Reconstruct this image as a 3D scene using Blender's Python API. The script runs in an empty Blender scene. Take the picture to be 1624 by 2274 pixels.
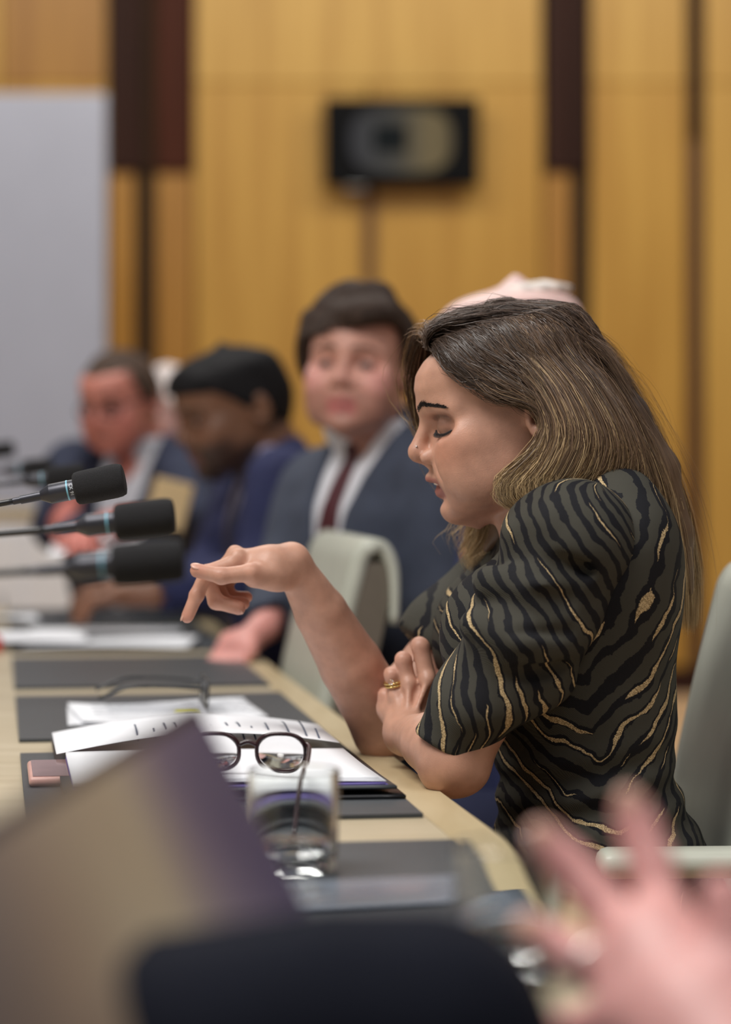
import bpy, bmesh, math, random
import numpy as np
from mathutils import Vector, Matrix
random.seed(7); rng = np.random.default_rng(7)
scene = bpy.context.scene
COL = scene.collection
CZ = 1.085            # camera height
F = 5500.0            # focal length in pixels of the 1624x2274 frame
HOR = 1000.0          # horizon row

# ------------------------------------------------------------------ camera
cd = bpy.data.cameras.new('camera'); cam = bpy.data.objects.new('camera', cd); COL.objects.link(cam)
cam.location = (0, 0, CZ); cam.rotation_euler = (math.pi/2, 0, 0)
cd.sensor_fit = 'VERTICAL'; cd.sensor_height = 36.0; cd.sensor_width = 36.0*1624/2274
cd.lens = F/2274*36.0
cd.shift_y = -(2274/2-HOR)/2274
cd.clip_start = .05
cd.dof.use_dof = True; cd.dof.focus_distance = 2.64; cd.dof.aperture_fstop = 2.4; cd.dof.aperture_blades = 0
scene.camera = cam
# ------------------------------------------------------------------ world, lights, exposure
w = bpy.data.worlds.new('world'); scene.world = w; w.use_nodes = True
w.node_tree.nodes['Background'].inputs[0].default_value = (.86, .90, 1.0, 1); w.node_tree.nodes['Background'].inputs[1].default_value = .20
def area(name, loc, size, power, color=(1, 1, 1), aim=None):
    l = bpy.data.lights.new(name, 'AREA'); l.shape = 'RECTANGLE'; l.size, l.size_y = size; l.energy = power; l.color = color
    o = bpy.data.objects.new(name, l); COL.objects.link(o); o.location = loc
    if aim is not None:
        o.rotation_euler = (Vector(aim)-Vector(loc)).to_track_quat('-Z', 'Y').to_euler()
    return o
area('ceiling_light_table', (-1.3, 1.6, 3.4), (1.8, 1.3), 116, (1, .97, .93))
area('ceiling_light_side', (1.6, 1.0, 3.7), (1.6, 1.6), 40, (1, .97, .93))
area('ceiling_light_far', (-.8, 5.6, 3.8), (3.0, 1.4), 75, (1, .96, .90))
area('ceiling_light_wall', (0.6, 8.6, 4.1), (8.0, .8), 130, (1, .95, .86), aim=(0.6, 11.0, 1.7))
scene.view_settings.view_transform = 'Standard'; scene.view_settings.look = 'None'
scene.view_settings.exposure = 0.0; scene.view_settings.gamma = 1.0; scene.view_settings.use_curve_mapping = False
scene.cycles.use_denoising = True

# ------------------------------------------------------------------ small helpers
def pt(px, py, d): return np.array([(px-812.0)/F*d, d, CZ-(py-HOR)/F*d])
TZ = .73; TD = np.array([-.1483, .9889, 0]); TN = np.array([.9889, .1483, 0]); E0 = np.array([.113, 2.40, 0])
def tp(s, wd, z=0.0): return E0+TD*s-TN*wd+np.array([0, 0, TZ+z])
def srgb(r, g, b):
    f = lambda c: c/12.92 if c <= .04045 else ((c+.055)/1.055)**2.4
    return (f(r/255), f(g/255), f(b/255), 1.0)
def tag(o, label=None, cat=None, group=None, kind=None):
    for k, v in (('label', label), ('category', cat), ('group', group), ('kind', kind)):
        if v: o[k] = v
    return o
def link(o, parent=None):
    COL.objects.link(o)
    if parent is not None: o.parent = parent
    return o
def empty(name, loc=(0, 0, 0), rz=0.0):
    o = bpy.data.objects.new(name, None); COL.objects.link(o); o.location = loc; o.rotation_euler = (0, 0, rz); o.empty_display_size = .05
    return o
def finish(me, m, smooth):
    if m is not None: me.materials.append(m)
    if smooth: me.polygons.foreach_set('use_smooth', [True]*len(me.polygons))
    me.update()
def meshobj(name, V, Fc, m=None, parent=None, smooth=True):
    me = bpy.data.meshes.new(name); me.from_pydata([tuple(v) for v in V], [], [tuple(f) for f in Fc]); finish(me, m, smooth)
    return link(bpy.data.objects.new(name, me), parent)
def bigmesh(name, V, Q, m=None, parent=None, smooth=True):
    """numpy quads -> object"""
    V = np.asarray(V, np.float32); Q = np.asarray(Q, np.int32); n = Q.shape[1]
    me = bpy.data.meshes.new(name); me.vertices.add(len(V)); me.vertices.foreach_set('co', V.ravel())
    me.loops.add(Q.size); me.loops.foreach_set('vertex_index', Q.ravel())
    me.polygons.add(len(Q)); me.polygons.foreach_set('loop_start', np.arange(0, Q.size, n, dtype=np.int32))
    me.update(calc_edges=True); me.validate(); finish(me, m, smooth)
    return link(bpy.data.objects.new(name, me), parent)
def setattr_col(o, rgb, name='Col'):
    a = o.data.color_attributes.new(name, 'FLOAT_COLOR', 'POINT')
    c = np.ones((len(o.data.vertices), 4), np.float32); c[:, :3] = rgb; a.data.foreach_set('color', c.ravel())
def setattr_f(o, val, name):
    a = o.data.attributes.new(name, 'FLOAT', 'POINT'); a.data.foreach_set('value', np.asarray(val, np.float32))
class MB:
    """collects boxes, tubes, lathes and prisms into one mesh"""
    def __init__(s): s.bm = bmesh.new()
    def box(s, c, size, rot=None, bevel=0.0, seg=2):
        r = bmesh.ops.create_cube(s.bm, size=1.0); vs = r['verts']
        for v in vs: v.co = Vector((v.co.x*size[0], v.co.y*size[1], v.co.z*size[2]))
        if bevel:
            es = list({e for v in vs for e in v.link_edges})
            rb = bmesh.ops.bevel(s.bm, geom=es, offset=bevel, segments=seg, affect='EDGES', profile=.5); vs = list({v for f in rb['faces'] for v in f.verts} | {v for v in vs if v.is_valid})
        M = Matrix.Translation(Vector(c)) @ (rot.to_4x4() if rot is not None else Matrix.Identity(4))
        for v in vs: v.co = M @ v.co
        return s
    def prism(s, poly, z0, z1):
        a = [s.bm.verts.new((p[0], p[1], z0)) for p in poly]; b = [s.bm.verts.new((p[0], p[1], z1)) for p in poly]; n = len(poly)
        s.bm.faces.new(a[::-1]); s.bm.faces.new(b)
        for i in range(n): s.bm.faces.new((a[i], a[(i+1) % n], b[(i+1) % n], b[i]))
        return s
    def tube(s, P, r, seg=10, cap=True):
        P = [Vector(p) for p in P]; R = r if hasattr(r, '__len__') else [r]*len(P); rings = []; up = None
        for i, p in enumerate(P):
            t = (P[min(i+1, len(P)-1)]-P[max(i-1, 0)]).normalized()
            if up is None: up = t.orthogonal().normalized()
            up = (up-t*up.dot(t)).normalized(); b = t.cross(up)
            rings.append([s.bm.verts.new(p+(up*math.cos(2*math.pi*k/seg)+b*math.sin(2*math.pi*k/seg))*R[i]) for k in range(seg)])
        for a, b in zip(rings, rings[1:]):
            for k in range(seg): s.bm.faces.new((a[k], a[(k+1) % seg], b[(k+1) % seg], b[k]))
        if cap: s.bm.faces.new(rings[0][::-1]); s.bm.faces.new(rings[-1])
        return s
    def lathe(s, prof, seg=48, M=None):
        rings = []
        for (r, z) in prof: rings.append([s.bm.verts.new((r*math.cos(2*math.pi*k/seg), r*math.sin(2*math.pi*k/seg), z)) for k in range(seg)] if r > 1e-6 else [s.bm.verts.new((0, 0, z))])
        for a, b in zip(rings, rings[1:]):
            for k in range(seg):
                if len(a) == 1 and len(b) == 1: continue
                if len(a) == 1: s.bm.faces.new((a[0], b[(k+1) % seg], b[k]))
                elif len(b) == 1: s.bm.faces.new((a[k], a[(k+1) % seg], b[0]))
                else: s.bm.faces.new((a[k], a[(k+1) % seg], b[(k+1) % seg], b[k]))
        if M is not None:
            for rg in rings:
                for v in rg: v.co = M @ v.co
        return s
    def build(s, name, m=None, parent=None, smooth=False, auto=None):
        bmesh.ops.recalc_face_normals(s.bm, faces=s.bm.faces[:])
        me = bpy.data.meshes.new(name); s.bm.to_mesh(me); s.bm.free(); finish(me, m, smooth)
        if auto:
            try: me.set_sharp_from_angle(angle=math.radians(auto))
            except Exception: pass
        return link(bpy.data.objects.new(name, me), parent)
def spline(P, n):
    """Catmull-Rom resample of rows P to n rows"""
    P = np.asarray(P, float); m = len(P)
    if m == 2: t = np.linspace(0, 1, n)[:, None]; return P[0]*(1-t)+P[1]*t
    Q = np.vstack([2*P[0]-P[1], P, 2*P[-1]-P[-2]]); u = np.linspace(0, m-1-1e-9, n); i = u.astype(int); t = (u-i)[:, None]
    a, b, c, d = Q[i], Q[i+1], Q[i+2], Q[i+3]
    return .5*((2*b)+(-a+c)*t+(2*a-5*b+4*c-d)*t**2+(-a+3*b-3*c+d)*t**3)

# ------------------------------------------------------------------ materials
class NT:
    def __init__(s, name):
        s.m = bpy.data.materials.new(name); s.m.use_nodes = True; s.t = s.m.node_tree; s.b = s.t.nodes['Principled BSDF']
    def n(s, typ, **kw):
        x = s.t.nodes.new(typ)
        for k, v in kw.items():
            if k.startswith('i_'): x.inputs[k[2:]].default_value = v
            elif k.startswith('n_'): x.inputs[int(k[2:])].default_value = v
            else: setattr(x, k, v)
        return x
    def l(s, a, b): s.t.links.new(a, b)
    def math(s, op, a, b=None, c=None):
        x = s.n('ShaderNodeMath', operation=op)
        for i, v in enumerate((a, b, c)):
            if v is None: continue
            if isinstance(v, (int, float)): x.inputs[i].default_value = v
            else: s.l(v, x.inputs[i])
        return x.outputs[0]
    def mix(s, fac, a, b):
        x = s.n('ShaderNodeMix', data_type='RGBA')
        for i, v in ((0, fac), (6, a), (7, b)):
            if isinstance(v, (int, float)): x.inputs[i].default_value = v
            elif isinstance(v, tuple): x.inputs[i].default_value = v
            else: s.l(v, x.inputs[i])
        return x.outputs[2]
    def coord(s, which='Object', scale=None):
        o = s.n('ShaderNodeTexCoord').outputs[which]
        if scale is not None:
            mp = s.n('ShaderNodeMapping'); mp.inputs['Scale'].default_value = scale; s.l(o, mp.inputs[0]); o = mp.outputs[0]
        return o
    def noise(s, vec, scale, detail=3, rough=.5):
        x = s.n('ShaderNodeTexNoise'); x.inputs['Scale'].default_value = scale; x.inputs['Detail'].default_value = detail; x.inputs['Roughness'].default_value = rough
        if vec is not None: s.l(vec, x.inputs['Vector'])
        return x.outputs[0]
    def ramp(s, fac, stops):
        x = s.n('ShaderNodeValToRGB'); e = x.color_ramp.elements
        while len(e) < len(stops): e.new(.5)
        for el, (p, c) in zip(e, stops): el.position = p; el.color = c
        s.l(fac, x.inputs[0]); return x.outputs[0]
    def bump(s, h, strength=.2, dist=.002):
        x = s.n('ShaderNodeBump'); x.inputs['Strength'].default_value = strength; x.inputs['Distance'].default_value = dist
        s.l(h, x.inputs['Height']); s.l(x.outputs[0], s.b.inputs['Normal'])
    def set(s, **kw):
        for k, v in kw.items(): s.b.inputs[k.replace('_', ' ')].default_value = v
        return s
def plain(name, col, rough=.5, metal=0.0, var=.12, scale=40, bump=0.0, bscale=400, **kw):
    t = NT(name); c = t.coord(); n = t.noise(c, scale); d = tuple(x*(1-var) for x in col[:3])+(1,); h = tuple(min(1, x*(1+var)) for x in col[:3])+(1,)
    t.l(t.ramp(n, [(.3, d), (.7, h)]), t.b.inputs['Base Color']); t.set(Roughness=rough, Metallic=metal)
    if bump: t.bump(t.noise(c, bscale, 2), bump, .001)
    for k, v in kw.items(): t.b.inputs[k].default_value = v
    return t.m
def wood(name, c0, c1, scale=(12, 12, 1.2), rough=.4, s2=3.0, contrast=(.35, .65)):
    t = NT(name); c = t.coord('Object', scale); n = t.noise(c, s2, 5, .6); n2 = t.noise(t.coord('Object', tuple(x*.25 for x in scale)), s2, 3)
    f = t.math('ADD', t.math('MULTIPLY', n, .6), t.math('MULTIPLY', n2, .4))
    t.l(t.ramp(f, [(contrast[0], c0), (contrast[1], c1)]), t.b.inputs['Base Color']); t.set(Roughness=rough); t.bump(n, .05, .001)
    return t.m
def vcol(name, rough=.5, sss=0.0, bump=.1, bscale=500, spec=.5, mult=.08):
    """colour from the mesh's own pigment attribute"""
    t = NT(name); a = t.n('ShaderNodeAttribute', attribute_name='Col').outputs[0]; c = t.coord()
    n = t.noise(c, 60, 4); k = t.ramp(n, [(.3, (1-mult,)*3+(1,)), (.7, (1+mult,)*3+(1,))])
    x = t.n('ShaderNodeMix', data_type='RGBA', blend_type='MULTIPLY'); x.inputs[0].default_value = 1; t.l(a, x.inputs[6]); t.l(k, x.inputs[7])
    t.l(x.outputs[2], t.b.inputs['Base Color']); t.set(Roughness=rough)
    t.b.inputs['Specular IOR Level'].default_value = spec
    if sss: t.b.inputs['Subsurface Weight'].default_value = sss; t.b.inputs['Subsurface Radius'].default_value = (1, .35, .2); t.b.inputs['Subsurface Scale'].default_value = .004
    if bump: t.bump(t.noise(c, bscale, 3), bump, .0006)
    return t.m

# ------------------------------------------------------------------ signed distance modelling (numpy)
BOX = [None]
def far(lo, hi):
    if BOX[0] is None: return False
    a, b = BOX[0]; return bool(np.any(lo > b) or np.any(hi < a))
MARG = .05
def U(a, b, k=0.0):
    if a is None: return b
    if b is None: return a
    if k <= 0: return np.minimum(a, b)
    h = np.maximum(k-np.abs(a-b), 0)/k; return np.minimum(a, b)-h*h*k*.25
def S(a, b, k=0.0):
    if a is None or b is None: return a
    if k <= 0: return np.maximum(a, -b)
    h = np.maximum(k-np.abs(a+b), 0)/k; return np.maximum(a, -b)+h*h*k*.25
def I(a, b, k=0.0):
    if a is None or b is None: return None
    if k <= 0: return np.maximum(a, b)
    h = np.maximum(k-np.abs(a-b), 0)/k; return np.maximum(a, b)+h*h*k*.25
def rc(P, a, b, ra, rb):
    """round cone"""
    a = np.asarray(a, np.float32); b = np.asarray(b, np.float32); m = max(ra, rb)+MARG
    if far(np.minimum(a, b)-m, np.maximum(a, b)+m): return None
    ab = b-a; l2 = float(ab@ab)+1e-12; t = np.clip(((P-a)@ab)/l2, 0, 1)
    q = P-a-t[:, None]*ab; return np.sqrt(np.einsum('ij,ij->i', q, q))-(ra+(rb-ra)*t)
def chain(P, pts, rs, k=.006):
    f = None
    for i in range(len(pts)-1): f = U(f, rc(P, pts[i], pts[i+1], rs[i], rs[i+1]), k)
    return f
def el(P, c, r, R=None):
    c = np.asarray(c, np.float32); r = np.asarray(r, np.float32); m = float(r.max())+MARG
    if far(c-m, c+m): return None
    q = P-c
    if R is not None: q = q @ np.asarray(R, np.float32)
    k0 = np.sqrt((((q/r)**2).sum(1))); k1 = np.sqrt((((q/(r*r))**2).sum(1)))+1e-9
    return k0*(k0-1)/k1
def loft(Z, A, Bk, Wd, n, x, y, z, cx=.45):
    """stack of super-ellipse sections: front A(z), back Bk(z), half width Wd(z)"""
    zc = np.clip(z, Z[0], Z[-1]); a = np.interp(zc, Z, A); b = np.interp(zc, Z, Bk); wd = np.interp(zc, Z, Wd)
    c = b+(a-b)*cx; L = np.where(x > c, a-c, c-b); q = (np.abs((x-c)/L)**n+np.abs(y/wd)**n)**(1/n)
    f = (q-1)*np.minimum(L, wd); dz = np.maximum(np.abs(z-zc), 0); return np.where(dz > 0, np.sqrt(np.maximum(f, 0)**2+dz**2)+np.minimum(f, 0), f)
def smooth_table(T, n=80):
    T = np.asarray(T, float); Z = np.linspace(T[0, 0], T[-1, 0], n); out = [Z]
    for j in range(1, T.shape[1]):
        # monotone cubic-ish: smooth the piecewise-linear curve a little
        out.append(np.interp(Z, T[:, 0], T[:, j]))
    k = np.array([1, 2, 3, 2, 1])/9.0
    for j in range(1, len(out)):
        e = np.concatenate([[out[j][0]]*2, out[j], [out[j][-1]]*2]); out[j] = np.convolve(e, k, 'valid')
    return out
def surf(fn, lo, hi, res, B=8):
    """sparse surface nets of fn(P)=0 -> vertices, quads"""
    lo = np.asarray(lo, float); hi = np.asarray(hi, float); nb = np.ceil((hi-lo)/(res*B)).astype(int); BOX[0] = None
    g = np.stack(np.meshgrid(*[np.arange(k) for k in nb], indexing='ij'), -1).reshape(-1, 3)
    C = (lo+(g+.5)*B*res).astype(np.float32); f = fn(C); act = g[np.abs(f) < B*res*1.35+.004]
    ax = np.arange(B+1); loc = np.stack(np.meshgrid(ax, ax, ax, indexing='ij'), -1).reshape(-1, 3); n1 = B+1
    N = nb*B+2; keyf = lambda c: (c[..., 0].astype(np.int64)*N[1]+c[..., 1])*N[2]+c[..., 2]
    keys = []; pos = []; quads = []
    CH = 24; order = np.lexsort((act[:, 2]//3, act[:, 1]//3, act[:, 0]//3)); act = act[order]
    corners = np.array([[i, j, k] for i in (0, 1) for j in (0, 1) for k in (0, 1)]); edges = [(a, b) for a in range(8) for b in range(a+1, 8) if abs(corners[a]-corners[b]).sum() == 1]
    for s in range(0, len(act), CH):
        blk = act[s:s+CH]; base = blk*B; idx = (base[:, None, :]+loc[None]).reshape(-1, 3)
        P = (lo+idx*res).astype(np.float32); BOX[0] = (P.min(0), P.max(0)); v = fn(P)
        if v is None: continue
        v = v.reshape(len(blk), n1, n1, n1)
        if not (v.min() < 0 < v.max()): continue
        cv = np.stack([v[:, i:B+i, j:B+j, k:B+k] for i, j, k in corners], -1); ins = cv < 0; sc = ins.any(-1) & ~ins.all(-1)
        w_ = np.argwhere(sc)
        if len(w_) == 0: continue
        vals = cv[sc]; cell = base[w_[:, 0]]+w_[:, 1:]; acc = np.zeros((len(w_), 3)); cnt = np.zeros(len(w_))
        for a, b in edges:
            m = (vals[:, a] < 0) != (vals[:, b] < 0); t = np.where(m, vals[:, a]/(vals[:, a]-vals[:, b]+1e-12*(~m)+1e-20), 0)
            acc += np.where(m[:, None], corners[a]+t[:, None]*(corners[b]-corners[a]), 0); cnt += m
        keys.append(keyf(cell)); pos.append(lo+(cell+acc/cnt[:, None])*res)
        neg = v < 0
        for d in range(3):
            o1, o2 = [(1, 2), (2, 0), (0, 1)][d]; sl0 = [slice(0, B)]*3; sl1 = [slice(0, B)]*3; sl1[d] = slice(1, B+1)
            A = neg[(slice(None),)+tuple(sl0)]; Bv = neg[(slice(None),)+tuple(sl1)]; e = np.argwhere(A != Bv)
            if len(e) == 0: continue
            c = base[e[:, 0]]+e[:, 1:]; flip = A[tuple(e.T)]
            u1 = np.zeros(3, int); u1[o1] = 1; u2 = np.zeros(3, int); u2[o2] = 1
            q = np.stack([keyf(c), keyf(c-u1), keyf(c-u1-u2), keyf(c-u2)], -1); q[~flip] = q[~flip][:, ::-1]; quads.append(q)
    BOX[0] = None
    keys = np.concatenate(keys); pos = np.concatenate(pos); quads = np.concatenate(quads)
    o = np.argsort(keys); ks = keys[o]; j = np.clip(np.searchsorted(ks, quads), 0, len(ks)-1); ok = (ks[j] == quads).all(1)
    return pos[o], j[ok]
def sdfobj(name, fn, lo, hi, res, m=None, parent=None, relax=1):
    V, Q = surf(fn, lo, hi, res)
    for _ in range(relax):   # light laplacian relax to lose grid stepping
        acc = np.zeros_like(V); cnt = np.zeros(len(V))
        for a in range(4):
            i, j = Q[:, a], Q[:, (a+1) % 4]
            for c in range(3): acc[:, c] += np.bincount(i, V[j, c], len(V))+np.bincount(j, V[i, c], len(V))
            cnt += np.bincount(i, minlength=len(V))+np.bincount(j, minlength=len(V))
        V = V*.5+.5*acc/np.maximum(cnt, 1)[:, None]
    return bigmesh(name, V, Q, m, parent), V
def sines(P, freq, seed, n=6):
    r = np.random.default_rng(seed); f = np.zeros(len(P))
    for _ in range(n):
        k = r.normal(size=3); k *= freq/np.linalg.norm(k)*r.uniform(.6, 1.5); f += np.sin(P @ k+r.uniform(0, 6.28))
    return f/n
def sm(x, a, b): t = np.clip((x-a)/(b-a), 0, 1); return t*t*(3-2*t)
def frame(fwd, up=(0, 0, 1)):
    """columns: forward, left, up"""
    f = np.asarray(fwd, float); f /= np.linalg.norm(f); l = np.cross(up, f); l /= np.linalg.norm(l); u = np.cross(f, l); return np.stack([f, l, u], 1)
def rotm(axis, deg): return np.array(Matrix.Rotation(math.radians(deg), 3, Vector(axis)))
# ------------------------------------------------------------------ shared materials
M_maple = wood('maple_table', srgb(178, 163, 134), srgb(195, 181, 154), (1.5, 9, 9), .38, 3.0)
M_band = wood('maple_edge_band', srgb(184, 164, 126), srgb(200, 182, 146), (9, 1.5, 9), .36, 3.0)
M_wall = wood('oak_veneer', srgb(172, 126, 46), srgb(194, 150, 66), (7, 7, .35), .45, 2.2, (.38, .62))
M_wall2 = wood('oak_veneer_warm', srgb(150, 102, 36), srgb(172, 124, 50), (7, 7, .35), .45, 2.2, (.38, .62))
M_wall3 = wood('oak_veneer_light', srgb(178, 134, 54), srgb(200, 158, 76), (7, 7, .35), .45, 2.2, (.38, .62))
M_dkpan = wood('dark_walnut_panel', srgb(46, 30, 25), srgb(60, 37, 30), (9, 9, .5), .5, 2.0)
M_dkpan2 = wood('red_walnut_panel', srgb(58, 31, 22), srgb(76, 40, 28), (9, 9, .5), .5, 2.0)
for m_ in (M_dkpan, M_dkpan2): m_.node_tree.nodes['Principled BSDF'].inputs['Specular IOR Level'].default_value = .08
M_gap = plain('dark_joint', srgb(44, 32, 24), .7)
M_strip = plain('brown_joint', srgb(92, 58, 28), .6)
M_carpet = plain('beige_carpet', srgb(206, 172, 132), .95, var=.1, scale=200, bump=.4, bscale=900)
M_white = plain('painted_wall', srgb(205, 203, 200), .8, var=.03, scale=4)
M_screen = plain('grey_screen_fabric', srgb(182, 186, 202), .75, var=.02, scale=6)
M_slate = plain('slate_leather', srgb(58, 62, 66), .45, var=.06, bump=.15, bscale=1500)
M_sage = plain('sage_leather', srgb(190, 192, 178), .42, var=.05, scale=12, bump=.12, bscale=700)
M_taupe = plain('taupe_shell', srgb(112, 104, 92), .5, var=.06)
M_metal = plain('brushed_metal', srgb(150, 152, 152), .3, 1.0, var=.05)
M_chrome = plain('chrome', srgb(215, 215, 215), .12, 1.0, var=.02)
M_black = plain('black_plastic', srgb(28, 28, 31), .35, var=.08)
M_foam = plain('black_foam', srgb(26, 25, 27), .95, var=.35, scale=900, bump=1.0, bscale=1600)
M_paper = plain('white_paper', srgb(238, 239, 243), .8, var=.015, scale=8)
M_ink = plain('blue_black_ink', srgb(70, 80, 100), .8)
M_purple = plain('purple_paper', srgb(104, 92, 160), .7, var=.05)
M_red = plain('red_plastic', srgb(196, 48, 30), .4)
M_cream = plain('cream_card', srgb(222, 212, 186), .75, var=.03, scale=6)
M_tan = plain('tan_card', srgb(206, 176, 128), .7, var=.05)
M_yellow = plain('yellow_marker', srgb(225, 220, 60), .8)
M_gold = plain('gold', srgb(230, 200, 130), .18, 1.0, var=.03)
def glassmat(name, ior, col=(1, 1, 1, 1), rough=0.0):
    t = NT(name); t.set(Roughness=rough, IOR=ior); t.b.inputs['Transmission Weight'].default_value = 1.0; t.b.inputs['Base Color'].default_value = col; return t.m
M_glass = glassmat('clear_glass', 1.45, (.97, .99, .98, 1)); M_water = glassmat('water', 1.33); M_lens = glassmat('lens', 1.12, (.95, .95, .95, 1))

# ------------------------------------------------------------------ the room
WD = 11.0
wx = lambda px: (px-812)/F*WD
wz = lambda py: CZ+(HOR-py)/F*WD
tag(MB().box((0, 4, -.02), (16, 15, .04)).build('floor', M_carpet), kind='structure')
wall = tag(MB().box((0, WD+.10, 2.1), (16, .1, 4.2)).build('wall_back', M_gap), kind='structure')
tag(MB().box((-7, 4, 2.1), (.1, 14.2, 4.2)).build('wall_left', M_white), kind='structure')
tag(MB().box((7, 4, 2.1), (.1, 14.2, 4.2)).build('wall_right', M_white), kind='structure')
tag(MB().box((0, WD+.02, .06), (15.8, .06, .12)).build('baseboard_back', M_dkpan), kind='structure')
def panel(x0, x1, z0, z1, m, proud=0.0, name='panel'):
    MB().box(((x0+x1)/2, WD+.025-proud, (z0+z1)/2), (abs(x1-x0), .05, z1-z0), bevel=.004, seg=1).build(name, m, wall)
zj = wz(186); zd = wz(381); ztop = 4.2
def col(a, b, m, mtop=None, zsplit=None, dark=None):
    """one column of veneer panels between two picture columns, split at the horizontal joints"""
    x0, x1 = wx(a)+.003, wx(b)-.003
    if dark is None:
        panel(x0, x1, .12, zj-.002, m); panel(x0, x1, zj+.002, ztop, mtop or m)
    else:
        panel(x0, x1, .12, zd-.003, m); panel(x0, x1, zd+.003, ztop, dark, .03, 'dark_panel')
col(-1300, -560, M_wall); col(-560, 0, M_wall3); col(0, 238, M_wall, M_wall2)
col(242, 300, M_wall2, dark=M_dkpan); panel(wx(300), wx(322), zd, ztop, M_dkpan, .03, 'dark_panel')
col(346, 430, M_wall2, dark=M_dkpan2)
M_jst = plain('dark_brown_joint', srgb(58, 44, 30), .7, **{'Specular IOR Level': .1})
panel(wx(300)+.002, wx(345), .12, zd, M_jst, -.005, 'joint_strip'); panel(wx(1268)+.002, wx(1311), .12, zd, M_jst, -.005, 'joint_strip'); panel(wx(322), wx(345), zd, ztop, M_jst, 0, 'joint_strip')
for a_, b_ in ((432, 819), (821, 1204)): panel(wx(a_)+.003, wx(b_)-.001, .12, zj-.002, M_wall)
panel(wx(432)+.003, wx(1204)-.003, zj+.002, ztop, M_wall3)
col(1208, 1268, M_wall2, dark=M_dkpan); panel(wx(1268)+.003, wx(1304), zd+.003, ztop, M_dkpan, .03, 'dark_panel')
col(1312, 1526, M_wall, M_wall3); panel(wx(1529), wx(1562), .12, wz(306), M_strip, -.02, 'joint_strip'); panel(wx(1529), wx(1562), wz(304), ztop, M_dkpan, 0.0, 'dark_panel')
col(1565, 2000, M_wall3, M_wall3); col(2003, 2700, M_wall); col(2703, 3400, M_wall3)

# wall television
TX0, TX1, TZ0, TZ1 = wx(720), wx(1062), wz(420), wz(226)
tv = empty('television', ((TX0+TX1)/2, WD, TZ0)); tag(tv, 'black flat television mounted high on the wood panelled wall', 'television')
tw, th = TX1-TX0, TZ1-TZ0
o = MB().box((0, -.10, th/2), (tw, .05, th), bevel=.006).build('casing', plain('tv_black', srgb(9, 9, 10), .6, **{'Specular IOR Level': .1}), tv)
t = NT('tv_reflection')
sx = t.n('ShaderNodeSeparateXYZ'); t.l(t.coord('Generated'), sx.inputs[0]); gx, gz = sx.outputs[0], sx.outputs[2]
ex = t.math('POWER', t.math('ABSOLUTE', t.math('DIVIDE', t.math('SUBTRACT', gx, .50), .36)), 3.0); ez = t.math('POWER', t.math('ABSOLUTE', t.math('DIVIDE', t.math('SUBTRACT', gz, .52), .42)), 3.0)
blob = t.math('LESS_THAN', t.math('ADD', ex, ez), .85)
sq = t.math('MULTIPLY', t.math('LESS_THAN', t.math('ABSOLUTE', t.math('SUBTRACT', gx, .425)), .115), t.math('LESS_THAN', t.math('ABSOLUTE', t.math('SUBTRACT', gz, .54)), .18))
grad = t.ramp(gx, [(.15, srgb(54, 54, 58)), (.45, srgb(66, 64, 60)), (.72, srgb(108, 94, 66)), (.84, srgb(84, 74, 56))])
refl = t.mix(blob, srgb(3, 3, 4), grad); refl = t.mix(sq, refl, srgb(10, 16, 18))  # grey reflection on the black screen, painted as emitted colour
t.set(Roughness=.5); t.b.inputs['Specular IOR Level'].default_value = .1; t.b.inputs['Base Color'].default_value = srgb(3, 3, 3); t.l(refl, t.b.inputs['Emission Color']); t.b.inputs['Emission Strength'].default_value = 1.0
MB().box((0, -.127, th/2), (tw-.03, .004, th-.03)).build('screen', t.m, tv)
MB().box((0, -.0375, th*.5), (.2, .075, .15)).build('wall_bracket', M_metal, tv)
MB().box((wx(790)-(TX0+TX1)/2, -.11, -.006), (.09, .03, .012), bevel=.003).build('control_bar', M_metal, tv)
tag(MB().box((wx(822), WD-.012, (wz(428)+.9)/2), (.05, .024, wz(428)-.9), bevel=.004).build('cable_cover', M_strip), 'narrow brown cable cover running down the wall under the television', 'cable cover')
# grey projection panel, left
sc = empty('projection_screen', pt(60, 1000, 9.4)*np.array([1, 1, 0])); tag(sc, 'tall pale grey projection screen standing before the wall, far left', 'screen')
sxr = (235-812)/F*9.4-sc.location.x; szt = CZ+(HOR-209)/F*9.4
MB().box((sxr-.9, 0, (szt+.75)/2), (1.8, .03, szt-.75), bevel=.004).build('screen_fabric', M_screen, sc)
for x in (sxr-.01, sxr-1.79): MB().box((x, .03, szt/2), (.03, .03, szt), bevel=.004).build('post', M_metal, sc)
for x in (sxr-.05, sxr-1.75): MB().box((x, 0, .015), (.06, .5, .03), bevel=.005).build('foot', M_metal, sc)
# low cream credenza behind the far man
cr = empty('credenza', (-1.35, 8.2, 0)); tag(cr, 'low white credenza under the grey projection screen', 'credenza')
MB().box((0, 0, .45), (1.5, .45, .82), bevel=.004).build('body', M_paper, cr); MB().box((0, 0, .88), (1.54, .49, .04), bevel=.006).build('top', M_maple, cr)
for x in (-.5, 0, .5):
    d_ = MB().box((x, -.232, .45), (.47, .018, .74), bevel=.004).build('door', M_paper, cr); MB().tube([(x+.18, -.255, .5), (x+.18, -.255, .62)], .006).build('handle', M_metal, d_)
for x in (-.7, .7):
    for y in (-.18, .18): MB().tube([(x, y, 0), (x, y, .05)], .02).build('foot', M_metal, cr)

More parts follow.
